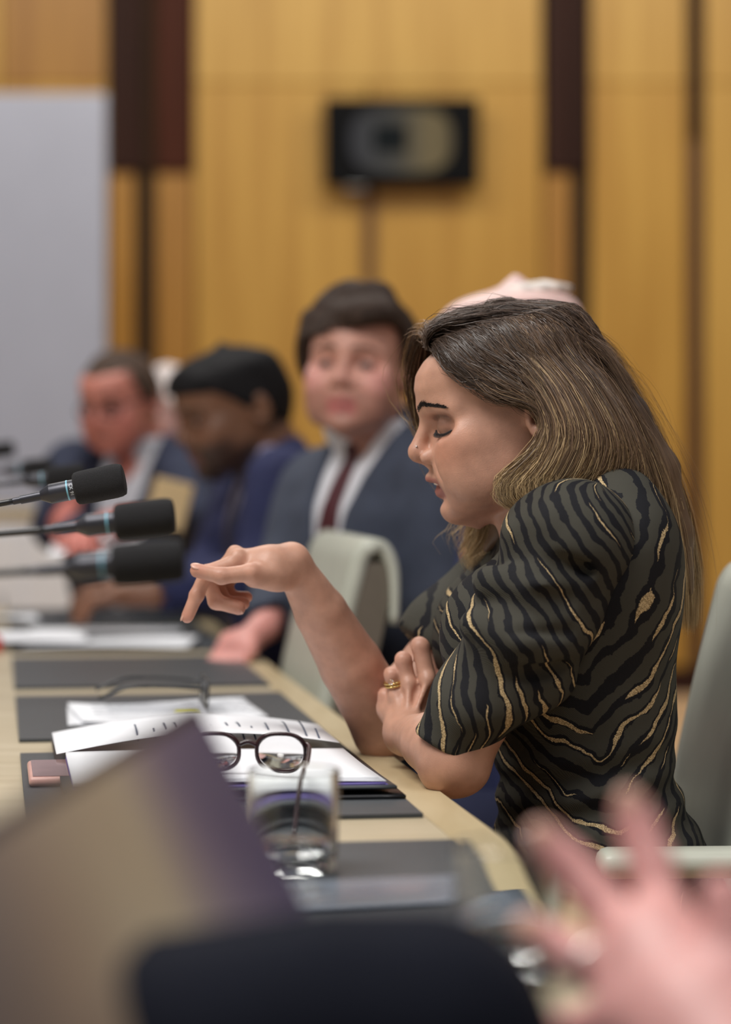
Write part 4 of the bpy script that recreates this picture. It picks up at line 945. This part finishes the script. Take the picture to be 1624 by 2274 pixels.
B = [strands(near, 27000, .0032, 1, K=20), strands(farside[2:], 2600, .004, 2, K=20), strands(farside[:3], 800, .006, 12, K=20, light=.15, frizz=.003), strands(topg, 7500, .0036, 7, K=20, frizz=.0050, light=-.50, start=.45), strands(near[:5], 6000, .0036, 3, K=20, frizz=.0016, light=.10),
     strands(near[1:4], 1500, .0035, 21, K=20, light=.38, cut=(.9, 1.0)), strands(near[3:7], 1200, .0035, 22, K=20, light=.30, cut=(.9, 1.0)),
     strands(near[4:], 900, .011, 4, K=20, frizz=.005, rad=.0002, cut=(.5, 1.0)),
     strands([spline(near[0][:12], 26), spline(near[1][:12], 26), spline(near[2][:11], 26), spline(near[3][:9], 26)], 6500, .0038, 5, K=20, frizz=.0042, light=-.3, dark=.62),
     strands(farside[:3], 260, .010, 6, K=20, frizz=.006, light=.25, cut=(.9, 1.0))]
A = np.concatenate([b[0] for b in B]); C = np.concatenate([b[1] for b in B]); R_ = np.concatenate([b[2] for b in B])
A = push_out(A, rng.uniform(.004, .012, len(A)))
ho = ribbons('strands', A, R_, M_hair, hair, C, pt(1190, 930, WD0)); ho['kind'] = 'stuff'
# ------------------------------------------------------------------ the men along the table
TORSO = smooth_table([(-.02, .12, -.13, .165), (.10, .125, -.125, .165), (.28, .125, -.120, .170), (.42, .128, -.125, .192), (.50, .112, -.122, .205), (.555, .080, -.108, .195), (.59, .055, -.088, .140), (.615, .040, -.072, .085), (.635, .034, -.062, .066)], 90)
def tors(L, T=TORSO): return loft(T[0], T[1], T[2], T[3], 2.4, L[:, 0], L[:, 1], L[:, 2], .5)
def suit_mat(name, c, var=.12): return plain(name, c, .85, var=var, scale=30, bump=.3, bscale=1400)
def make_man(label, H, torso_o, torso_f, lean, skin, jcol, shirt, hairfn, haircol, arms, tie=None, stub=None, blush=None, s=1.0, brow=None, res=.0055, lip=None, legs=True, wide=1.0, vz=.26, lanyard=None, eyec=None, glasses=False, jroll=0):
    B = head_tf(torso_o, torso_f, s=s, pitch=lean, roll=jroll); o0 = B['o']; wr = lambda p: hw(B, p)
    top = wr((-.02, 0, .60))
    def body(P):
        P = P.astype(np.float32); f = None
        if not far(H['o']-.22, H['o']+.22): f = head_sdf(toL(P, H), 1.0)*H['s']
        f = U(f, rc(P, hw(H, (-.025, 0, -.02)), top, .058, .062), .02); f = U(f, rc(P, hw(H, (.03, 0, -.06)), wr((.02, 0, .60)), .03, .04), .03)
        f = U(f, chain(P, [wr((0, 0, .52)), wr((0, 0, .3)), wr((0, 0, .02))], [.09, .10, .11], .03), .03)
        for a in arms:
            sh_, e_, w_ = [np.asarray(q_) for q_ in a['j']]; f = U(f, chain(P, [sh_, e_, w_], [.04, .034, .026], .004), .02)
            d_ = (w_-e_)/np.linalg.norm(w_-e_); hd_ = np.asarray(a.get('hand', d_)); hd_ = hd_/np.linalg.norm(hd_); sd = np.cross(hd_, a.get('up', (0, 0, 1))); sd /= np.linalg.norm(sd); dn = np.cross(sd, hd_)*a.get('curl', -1)
            pc = w_+hd_*.05; h = U(rc(P, w_, pc, .026, .024), rc(P, pc-sd*.022+hd_*.03, pc+sd*.022+hd_*.03, .016, .016), .025)
            g = None
            for k, (o_, L_) in enumerate(((-.030, .060), (-.011, .078), (.010, .083), (.030, .075))):
                b = pc+sd*o_+hd_*.032; g = U(g, U(h, finger(P, [b, b+hd_*L_*.5+dn*.006, b+hd_*L_*.8+dn*.024, b+hd_*L_*.9+dn*.044], .0105, .0085), .008), .001)
            tb_ = w_+hd_*.02+sd*.02*a.get('side', 1); g = U(g, U(h, finger(P, [tb_, tb_+sd*.028*a.get('side', 1)+hd_*.03, tb_+sd*.026*a.get('side', 1)+hd_*.062+dn*.01, tb_+sd*.014*a.get('side', 1)+hd_*.082+dn*.018], .013, .009), .008), .001)
            f = U(f, g, .01)
        return f
    allp = np.array([H['o']-.2, H['o']+.2, wr((-.2, -.25, 0)), wr((.2, .25, .6)), wr((-.2, .25, 0)), wr((.2, -.25, .6))]+[np.asarray(q_)+k for a in arms for q_ in a['j'] for k in (-.16, .16)])
    lo = allp.min(0)-.06; hi = allp.max(0)+.06
    bo, V = sdfobj('person', safe(body), lo, hi, res, M_skin); tag(bo, label, 'person', None)
    L = (V-H['o']) @ H['R']/H['s']; inh = np.linalg.norm(L, axis=1) < .18
    cc = head_cols(L, skin, lip or tuple(a*.72 for a in skin[:3]), blush or skin, stub, brow, eyec, None if hairfn in (None, hair_fringe) else tuple(a*1.3+.01 for a in haircol[:3])); base = np.tile(np.array((blush or skin)[:3])*.5+np.array(skin[:3])*.5, (len(V), 1)); setattr_col(bo, np.where(inh[:, None], cc, base))
    # eyes
    for sg in (-1, 1):
        ec = hw(H, (.0905, sg*.0320, .0205)); d_ = H['R'] @ np.array([1, 0, 0])
        e_ = MB().lathe([(0, -.0015), (.0095, -.001), (.0120, .0), (.0095, .0016), (0, .0028)], 20, Matrix.Translation(Vector(ec+d_*.0035)) @ Vector(d_).to_track_quat('Z', 'Y').to_matrix().to_4x4() @ Matrix.Diagonal((1, .42, 1, 1))).build('eye', M_eye, bo, True)
        MB().lathe([(0, .0005), (.0056, .0004), (.0062, 0), (0, -.0004)], 16, Matrix.Translation(Vector(ec+d_*.0066)) @ Vector(d_).to_track_quat('Z', 'Y').to_matrix().to_4x4()).build('iris', M_lash, e_, True)
    # clothes
    mj = suit_mat('suit_cloth', jcol); wz_ = lambda L: (np.abs(L[:, 1])-.075*(L[:, 2]-vz)/(.62-vz))*.96
    def jacket(P):
        P = P.astype(np.float32); L = toL(P, B); f = (tors(L)*s).astype(np.float32)-.012*wide
        lap = I(f-.005, np.maximum(np.abs(wz_(L)-.022)-.020, np.maximum(.0-L[:, 0], vz-.02-L[:, 2])).astype(np.float32), .003)
        for a in arms:
            sh_, e_, w_ = [np.asarray(q_) for q_ in a['j']]; d_ = (w_-e_)/np.linalg.norm(w_-e_); sl = chain(P, [sh_, e_, w_-d_*.02], [.075, .060, .042], .03)
            if sl is not None: f = U(f, sl, .045)
        f = f+.0045*sines(P, 38, 21)+.0025*sines(P, 90, 22)
        f = S(f, I(wz_(L).astype(np.float32), np.maximum(-L[:, 0]+.0, vz-L[:, 2]).astype(np.float32)), .002); f = U(f, lap, .002)
        f = S(f, rc(P, hw(H, (-.025, 0, -.04)), top+np.array([0, 0, -.03]), .062, .072), .004)
        for a in arms:
            sh_, e_, w_ = [np.asarray(q_) for q_ in a['j']]; d_ = (w_-e_)/np.linalg.norm(w_-e_); f = S(f, rc(P, w_-d_*.05, w_+d_*.08, .034, .034), .002)
        return f
    jo, V = sdfobj('jacket', safe(jacket), lo, hi, res, mj, bo, 1)
    def shirtf(P):
        P = P.astype(np.float32); L = toL(P, B); f = (tors(L)*s).astype(np.float32)-.003; f = np.maximum(f, (vz-.06-L[:, 2]).astype(np.float32)); f = np.maximum(f, (np.abs(L[:, 1])-.14).astype(np.float32))
        col_ = rc(P, wr((-.012, 0, .595)), hw(H, (-.018, 0, -.075)), .070, .064); col_ = np.maximum(col_, ((L[:, 2]-.655-.10*(-L[:, 0]))).astype(np.float32)) if col_ is not None else None
        f = U(f, col_, .008); return S(f, rc(P, top+np.array([0, 0, .02]), hw(H, (-.02, 0, 0)), .0575, .060), .003)
    so, V = sdfobj('shirt', safe(shirtf), lo, hi, res, plain('shirt_cotton', shirt, .8, var=.03), bo, 1)
    if tie is not None:
        def tief(P):
            P = P.astype(np.float32); L = toL(P, B); f = (tors(L)*s).astype(np.float32)-.010
            wdt = np.interp(L[:, 2], [.2, .55, .585, .62], [.038, .020, .014, .022]); f = np.maximum(np.maximum(f, (np.abs(L[:, 1])-wdt).astype(np.float32)), np.maximum(vz-.05-L[:, 2], L[:, 2]-.622).astype(np.float32)); f = np.maximum(f, (-L[:, 0]).astype(np.float32))
            return U(f, el(P, wr((.055, 0, .600)), (.022, .020, .020)), .008)
        sdfobj('tie', safe(tief), lo, hi, res*.8, plain('tie_silk', tie, .5, var=.15), bo, 1)
    if lanyard is not None:
        P_l = [wr(p_) for p_ in spline([(.03, .06, .60), (.105, .05, .50), (.142, .03, .38), (.148, .01, .26)], 20)]; MB().tube(P_l, .007, 8).build('lanyard', lanyard, bo, True)
        P_l = [wr(p_) for p_ in spline([(.03, -.06, .60), (.105, -.05, .50), (.142, -.03, .38), (.148, -.01, .26)], 20)]; MB().tube(P_l, .007, 8).build('lanyard', lanyard, bo, True)
    # trousers and shoes
    if legs:
        def tro(P):
            f = None; P = P.astype(np.float32)
            for sg in (-1, 1):
                hp = wr((.0, sg*.09, .0)); fw = np.array(torso_f, float); fw[2] = 0; fw /= np.linalg.norm(fw); kn = hp+fw*.40+np.array([0, 0, -.02]); kn[2] = .52; ft = kn+fw*.02; ft[2] = .08
                f = U(f, chain(P, [hp, kn, ft], [.105, .075, .06], .03), .02)
            return f
        fw = np.array(torso_f, float); fw[2] = 0; fw /= np.linalg.norm(fw); pp = np.array([wr((0, .2, 0)), wr((0, -.2, 0)), wr((0, .2, 0))+fw*.5, wr((0, -.2, 0))+fw*.5])
        l2 = pp.min(0)-.15; h2 = pp.max(0)+.15; l2[2] = 0; sdfobj('trousers', safe(tro), l2, h2, .009, suit_mat('trouser_cloth', tuple(x_*.55 for x_ in jcol[:3])+(1,)), bo, 1)
        for sg in (-1, 1):
            hp = wr((0, sg*.09, 0)); kn = hp+fw*.42; kn[2] = .05
            def sho(P): return U(rc(P, kn+np.array([0, 0, -.005]), kn+fw*.17+np.array([0, 0, -.015]), .045, .032), None)
            sdfobj('shoe', safe(lambda P: np.maximum(sho(P.astype(np.float32)) if sho(P.astype(np.float32)) is not None else np.full(len(P), .2, np.float32), -P[:, 2]+.002)), np.minimum(kn, kn+fw*.2)-.08, np.maximum(kn, kn+fw*.2)+.08, .008, M_black, bo, 1)
    # hair
    if hairfn is not None:
        def hf(P):
            L = toL(P.astype(np.float32), H); sv = BOX[0]; BOX[0] = None; v = (hairfn(L)*H['s']).astype(np.float32); BOX[0] = sv; return v
        ha, V = sdfobj('hair', safe(hf), H['o']-.21, H['o']+.21, .004, M_hairm, bo, 1); Lh = (V-H['o']) @ H['R']/H['s']
        k = .5+.5*np.sin(Lh[:, 0]*260+Lh[:, 1]*190+3*sines(Lh, 60, 5)); hc = np.array(haircol[:3]); setattr_col(ha, hc*(.7+.6*k)[:, None])
    return bo, B
M_eye = plain('eye_white', srgb(168, 150, 142), .3)
def cut(L, xh): return L[:, 0]-np.interp(L[:, 2], xh[0], xh[1])
def hair_mop(L):
    Lm = L.copy(); Lm[:, 2] -= .30*np.clip(L[:, 1], -.02, .06)
    f = el(L, (.000, 0, .036), (.124, .099, .116))-.016*sines(L, 48, 30)-.009*sines(L, 105, 31)-.003*sines(L, 260, 32); f = U(f, el(L, (.090, .030, .098), (.040, .046, .030)), .02)
    return I(f, cut(Lm, ([-.04, -.005, .02, .055, .066, .078, .10], [-.05, -.01, .012, .042, .064, .13, .14]))+.014*sines(L, 85, 33), .008)
def hair_quiff(L):
    f = U(el(L, (-.002, 0, .030), (.108, .081, .098)), (head_base(L[:, 0], L[:, 1], L[:, 2])-.004).astype(np.float32), .01)-.003*sines(L, 120, 41); f = U(f, el(L, (.058, 0, .100), (.050, .050, .026))-.006*sines(L, 80, 42), .03)
    return I(f, cut(L, ([-.04, -.005, .02, .045, .066, .080, .10], [-.07, -.03, .006, .034, .062, .12, .14]))+.004*sines(L, 120, 43), .012)
def hair_short(L):
    f = el(L, (-.002, 0, .032), (.117, .088, .105))-.004*sines(L, 110, 51)
    return I(f, cut(L, ([-.04, -.005, .02, .055, .085, .097, .11], [-.05, -.012, .010, .036, .058, .095, .12]))+.003*sines(L, 120, 52), .008)
def hair_fringe(L):
    f = el(L, (-.012, 0, .018), (.104, .088, .080))-.006*sines(L, 90, 61); f = I(f, cut(L, ([-.04, -.005, .02, .05, .07], [-.05, -.01, .0, .02, -.02])), .006); f = I(f, L[:, 2]-.070-.25*(-L[:, 0]), .01)
    return U(f, el(L, (-.03, .0, .112), (.055, .050, .011))-.004*sines(L, 140, 62), .006)
rl = lambda yaw: (-math.sin(math.radians(yaw)), -math.cos(math.radians(yaw)), 0)
# brown haired man in grey suit looking to the camera
H2 = head_tf((-.012, 4.32, 1.212), rl(13), s=1.09, pitch=2, roll=-3)
make_man('man with thick brown hair in a grey blue suit and dark red tie', H2, (.055, 4.36, .47), rl(52), 3, srgb(214, 160, 142), srgb(62, 68, 84), srgb(222, 222, 228), hair_mop, srgb(58, 44, 36),
 [dict(j=[pt(985, 1085, 4.20), pt(1000, 1345, 4.12), pt(880, 1450, 4.20)], up=(0, 0, 1)), dict(j=[pt(715, 1085, 4.50), pt(640, 1290, 4.40), pt(590, 1390, 4.22)], hand=(-.45, -.6, -.35), curl=-1)],
 tie=srgb(74, 24, 32), stub=(srgb(146, 98, 82), .6), blush=srgb(224, 142, 142), brow=srgb(78, 54, 42), s=1.04, eyec=(srgb(150, 96, 84), .55, .010), lip=srgb(190, 110, 108))
# black haired man, navy suit, looking down
H3 = head_tf(pt(536, 925, 5.02), (-.93, -.36, 0), s=1.12, pitch=20, roll=0)
make_man('black haired bearded man in a bright navy suit looking down', H3, (-.055, 5.08, .47), (-.95, -.30, 0), 14, srgb(122, 84, 62), srgb(34, 39, 78), srgb(168, 160, 186), hair_quiff, srgb(20, 18, 20),
 [dict(j=[pt(625, 1075, 4.86), pt(590, 1285, 4.78), pt(345, 1318, 4.72)], hand=(-1, -.1, -.05)), dict(j=[pt(560, 1070, 5.28), pt(480, 1280, 5.25), pt(330, 1300, 5.1)], hand=(-1, -.3, 0))],
 tie=srgb(24, 24, 40), stub=(srgb(44, 30, 26), .85), blush=srgb(128, 84, 62), brow=srgb(24, 18, 18), eyec=(srgb(70, 46, 38), .6, .011), lip=srgb(120, 74, 66))
# red faced man with glasses at the far corner
H4 = head_tf(pt(272, 905, 5.75), (-.42, -.9, 0), s=1.0, pitch=16, roll=3)
m4, B4 = make_man('red faced man in glasses and open white collar at the far corner', H4, (-.50, 5.86, .47), (-.45, -.9, 0), 6, srgb(206, 134, 118), srgb(44, 50, 72), srgb(226, 226, 232), hair_short, srgb(76, 60, 50),
 [dict(j=[pt(165, 1045, 5.80), pt(135, 1165, 5.60), pt(175, 1200, 5.36)], hand=(.2, -1, .1)), dict(j=[pt(405, 1040, 5.75), pt(425, 1165, 5.55), pt(330, 1160, 5.36)], hand=(-.6, -1, .2))],
 stub=(srgb(190, 110, 94), .4), blush=srgb(206, 112, 104), brow=srgb(110, 76, 60), eyec=(srgb(130, 72, 64), .55, .011), vz=.18, s=1.0)
gl = MB()
for sg in (-1, 1):
    gl.tube([hw(H4, (.104, sg*(.033+.024*math.cos(a)), .020+.017*math.sin(a))) for a in np.linspace(0, 2*math.pi, 26)], .0024, 8, cap=False); gl.tube([hw(H4, (.103, sg*.057, .026)), hw(H4, (.06, sg*.075, .026)), hw(H4, (-.01, sg*.080, .022))], .002, 6)
gl.tube([hw(H4, (.106, -.009, .024)), hw(H4, (.110, 0, .027)), hw(H4, (.106, .009, .024))], .0022, 6)
gl.build('spectacles', M_tort, m4, True)
# tan folder held up by him
p = pt(375, 1122, 5.30)
tag(MB().box(p, (.085, .02, .11), Matrix.Rotation(math.radians(14), 3, 'Y') @ Matrix.Rotation(math.radians(-20), 3, 'X'), .003).build('folder', M_tan), 'tan card folder held up by the red faced man', 'folder')
tag(MB().box(pt(215, 1212, 5.28), (.19, .14, .003), Matrix.Rotation(math.radians(18), 3, 'X')).build('paper_sheet', M_paper), 'white sheet in the hands of the red faced man', 'paper')
# white haired person between them
H5 = head_tf(pt(372, 925, 6.5), (-.9, -.4, 0), s=1.0, pitch=6)
make_man('white haired person half hidden between the two men in navy', H5, tuple(pt(380, 1000, 6.55)*np.array([1, 1, 0])+np.array([.03, 0, .46])), (-.9, -.4, 0), 4, srgb(222, 176, 168), srgb(36, 40, 66), srgb(214, 214, 220), hair_short, srgb(226, 214, 210),
 [dict(j=[pt(400, 1040, 6.4), pt(400, 1230, 6.3), pt(330, 1260, 6.2)])], blush=srgb(224, 160, 156))
# bald man behind the woman
H6 = head_tf(pt(1150, 828, 3.74), (-.99, -.12, 0), s=1.10, pitch=4)
make_man('bald white haired man in a blue suit and orange lanyard hidden behind the woman', H6, (.315, 3.78, .47), (-.98, -.18, 0), 4, srgb(236, 200, 192), srgb(38, 45, 84), srgb(190, 200, 224), hair_fringe, srgb(236, 226, 218),
 [dict(j=[pt(1250, 1100, 3.57), pt(1260, 1370, 3.50), pt(1080, 1480, 3.44)]), dict(j=[pt(1200, 1090, 3.97), pt(1180, 1340, 3.97), pt(1050, 1440, 3.87)])], blush=srgb(238, 180, 176), lanyard=plain('orange_ribbon', srgb(226, 90, 40), .6))
# ------------------------------------------------------------------ near foreground: laptop, dark case, raised hand
T1 = pt(440, 1618, 1.50); Hf = pt(798, 2296, 1.50); adir = np.array([-.0625, -.511, 0]); adir /= np.linalg.norm(adir); LL = .62
bdir = (T1-Hf)/np.linalg.norm(T1-Hf); LB = np.linalg.norm(T1-Hf); ndir = np.cross(bdir, adir); ndir /= np.linalg.norm(ndir)
if ndir[0] < 0: ndir = -ndir
lap = empty('laptop', (Hf[0], Hf[1], TZ)); tag(lap, 'open laptop with a dark glossy tilted screen, strongly blurred at lower left', 'laptop')
o_ = np.array(lap.location)
def slab(p0, a, la, b, lb, n, th, name, m, parent, bev=.003):
    c = p0+a*la/2+b*lb/2+n*th/2-o_; M = Matrix((a, b, n)).transposed(); return MB().box(c, (la, lb, th), M, bev, 2).build(name, m, parent, True, 40)
Hf2 = Hf.copy(); Hf2[2] = TZ+.017
lid = slab(Hf2, adir, LL, bdir, LB, -ndir, .007, 'lid', plain('laptop_shell', srgb(44, 40, 50), .4, .3), lap)
t = NT('laptop_screen_sheen'); t.b.inputs['Base Color'].default_value = srgb(40, 34, 40); t.set(Roughness=.34, IOR=2.3); 
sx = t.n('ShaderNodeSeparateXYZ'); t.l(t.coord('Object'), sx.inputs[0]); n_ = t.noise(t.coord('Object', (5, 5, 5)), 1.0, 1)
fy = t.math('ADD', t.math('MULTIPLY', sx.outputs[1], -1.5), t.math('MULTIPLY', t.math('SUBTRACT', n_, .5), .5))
t.l(t.ramp(fy, [(.0, srgb(44, 36, 72)), (.20, srgb(84, 72, 90)), (.42, srgb(142, 128, 106)), (.65, srgb(116, 96, 76)), (.95, srgb(54, 40, 32))]), t.b.inputs['Emission Color']); t.b.inputs['Emission Strength'].default_value = .70  # tan to violet sheen on the screen, painted in as emission
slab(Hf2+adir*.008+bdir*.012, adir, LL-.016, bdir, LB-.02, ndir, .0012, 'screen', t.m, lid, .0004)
rdir = np.cross(adir, [0, 0, 1.0]); rdir = rdir if rdir[0] > 0 else -rdir
base = slab(Hf+np.array([0, 0, TZ+.0007-Hf[2]]), adir, LL, rdir, .26, np.array([0, 0, 1.0]), .016, 'base', plain('laptop_base', srgb(40, 38, 44), .45, .2), lap)
for i in range(5):
    for j in range(17): slab(Hf+np.array([0, 0, TZ+.0167-Hf[2]])+adir*(.03+.0315*j)+rdir*(.03+.02*i), adir, .027, rdir, .0165, np.array([0, 0, 1.0]), .0018, 'key', M_black, base, .001)
# soft dark case
def case(P):
    P = P.astype(np.float32); c = np.array([-.052, 1.135, .806], np.float32); q_ = np.abs(P-c)-np.array([.136-.055, .055-.035, .066-.045], np.float32); c2 = .20*np.clip(-.02-P[:, 0], 0, 1); q_[:, 2] = np.abs(P[:, 2]+c2-c[2])-.021; r = .05
    f = np.sqrt((np.maximum(q_, 0)**2).sum(1))+np.minimum(q_.max(1), 0)-.045; f = f+.003*sines(P, 30, 71)-.030*np.clip((.87-P[:, 2])/.1, 0, 1)
    return np.maximum(f, TZ+.0195-P[:, 2])
co_, V = sdfobj('soft_case', case, (-.30, 1.02, .72), (.16, 1.25, .92), .004, plain('black_nylon', srgb(20, 22, 31), .9, var=.08, bump=.3, bscale=800, **{'Specular IOR Level': .08}))
tag(co_, 'dark rounded soft case filling the lower centre foreground', 'case')
zp = MB().tube([(-.115, 1.085, .815), (-.06, 1.075, .835), (.02, 1.075, .840), (.065, 1.085, .830)], .003, 8).build('zip', M_black, co_, True)

# raised hand of somebody beside the camera
skinH = srgb(206, 150, 144); W_ = pt(1700, 2474, 1.20)
FH = dict(index=[pt(1485, 2054, 1.305), pt(1448, 1929, 1.325), pt(1424, 1856, 1.335), pt(1403, 1802, 1.340)], middle=[pt(1405, 2084, 1.305), pt(1318, 1986, 1.325), pt(1262, 1922, 1.335), pt(1214, 1872, 1.340)],
 ring=[pt(1380, 2174, 1.29), pt(1292, 2132, 1.305), pt(1238, 2100, 1.315), pt(1188, 2072, 1.320)], pinky=[pt(1392, 2264, 1.27), pt(1325, 2274, 1.285), pt(1282, 2280, 1.292), pt(1245, 2284, 1.296)],
 thumb=[pt(1640, 2284, 1.24), pt(1632, 2154, 1.245), pt(1622, 2064, 1.255), pt(1606, 1989, 1.262)])
def fhand(P):
    P = P.astype(np.float32); f = chain(P, [W_, np.array([.36, 1.05, .70]), np.array([.58, .92, .80]), np.array([.62, .80, 1.0])], [.031, .042, .05, .06], .02)
    pal = chain(P, [W_, pt(1560, 2274, 1.25), pt(1450, 2124, 1.29)], [.029, .030, .024], .02); pal = U(pal, rc(P, pt(1470, 2094, 1.295), pt(1405, 2244, 1.275), .0195, .0185), .02)
    pal = U(pal, rc(P, pt(1640, 2334, 1.225), pt(1500, 2144, 1.28), .024, .019), .02); pal = U(pal, rc(P, pt(1590, 2414, 1.22), pt(1440, 2274, 1.265), .024, .018), .02); pal = U(pal, rc(P, pt(1660, 2364, 1.22), pt(1632, 2214, 1.245), .022, .016), .015)
    f = U(f, pal, .02); g = None
    for k, r0 in (('index', .0130), ('middle', .0132), ('ring', .0122), ('pinky', .0108), ('thumb', .0142)): g = U(g, U(f, finger(P, FH[k], r0, r0*.86), .010), .0015)
    for k in ('index', 'middle', 'ring', 'pinky'): g = U(g, el(P, FH[k][0]+np.array([0, -.010, .004]), (.010,)*3), .008)
    # shoulder and chest outside the frame
    return U(g, chain(P, [np.array([.62, .80, 1.0]), np.array([.80, .85, 1.0]), np.array([.86, .85, .55])], [.06, .12, .15], .05), .03)
fp, V = sdfobj('person', safe(fhand), (.0, .55, .36), (1.05, 1.42, 1.18), .004, M_skin); tag(fp, 'out of focus raised hand with a ring, person otherwise outside the frame', 'person')
tips = np.zeros(len(V))
for k, ps in FH.items():
    for p_, s_ in zip(ps, (.6, .7, .7, 1.0)): tips = np.maximum(tips, s_*np.exp(-np.sum((V-p_)**2, 1)/.016**2))
setattr_col(fp, np.array(skinH[:3])*(1-.5*tips[:, None])+np.array(srgb(204, 128, 128)[:3])*.5*tips[:, None])
rp = FH['ring'][0]*.22+FH['ring'][1]*.78; torus('wedding_ring', rp, FH['ring'][1]-FH['ring'][0], .0124, .0026, plain('white_gold', srgb(232, 230, 224), .2, 1.0), fp)
for k in ('index', 'middle', 'ring'): nail_(FH[k][3], FH[k][2], np.array([-.1, -1.0, .35]), fp, 1.45)
def fsl(P):
    P = P.astype(np.float32); f = chain(P, [np.array([.36, 1.05, .70])*.55+W_*.45, np.array([.36, 1.05, .70]), np.array([.58, .92, .80]), np.array([.64, .80, 1.0]), np.array([.84, .85, 1.0]), np.array([.88, .85, .5])], [.048, .056, .066, .08, .14, .18], .04)
    return S(f, rc(P, W_, np.array([.36, 1.05, .70])*.5+W_*.5, .04, .042), .002)
sdfobj('sleeve', safe(fsl), (.15, .5, .28), (1.12, 1.35, 1.22), .008, suit_mat('dark_sleeve_cloth', srgb(34, 36, 46)), fp, 1)
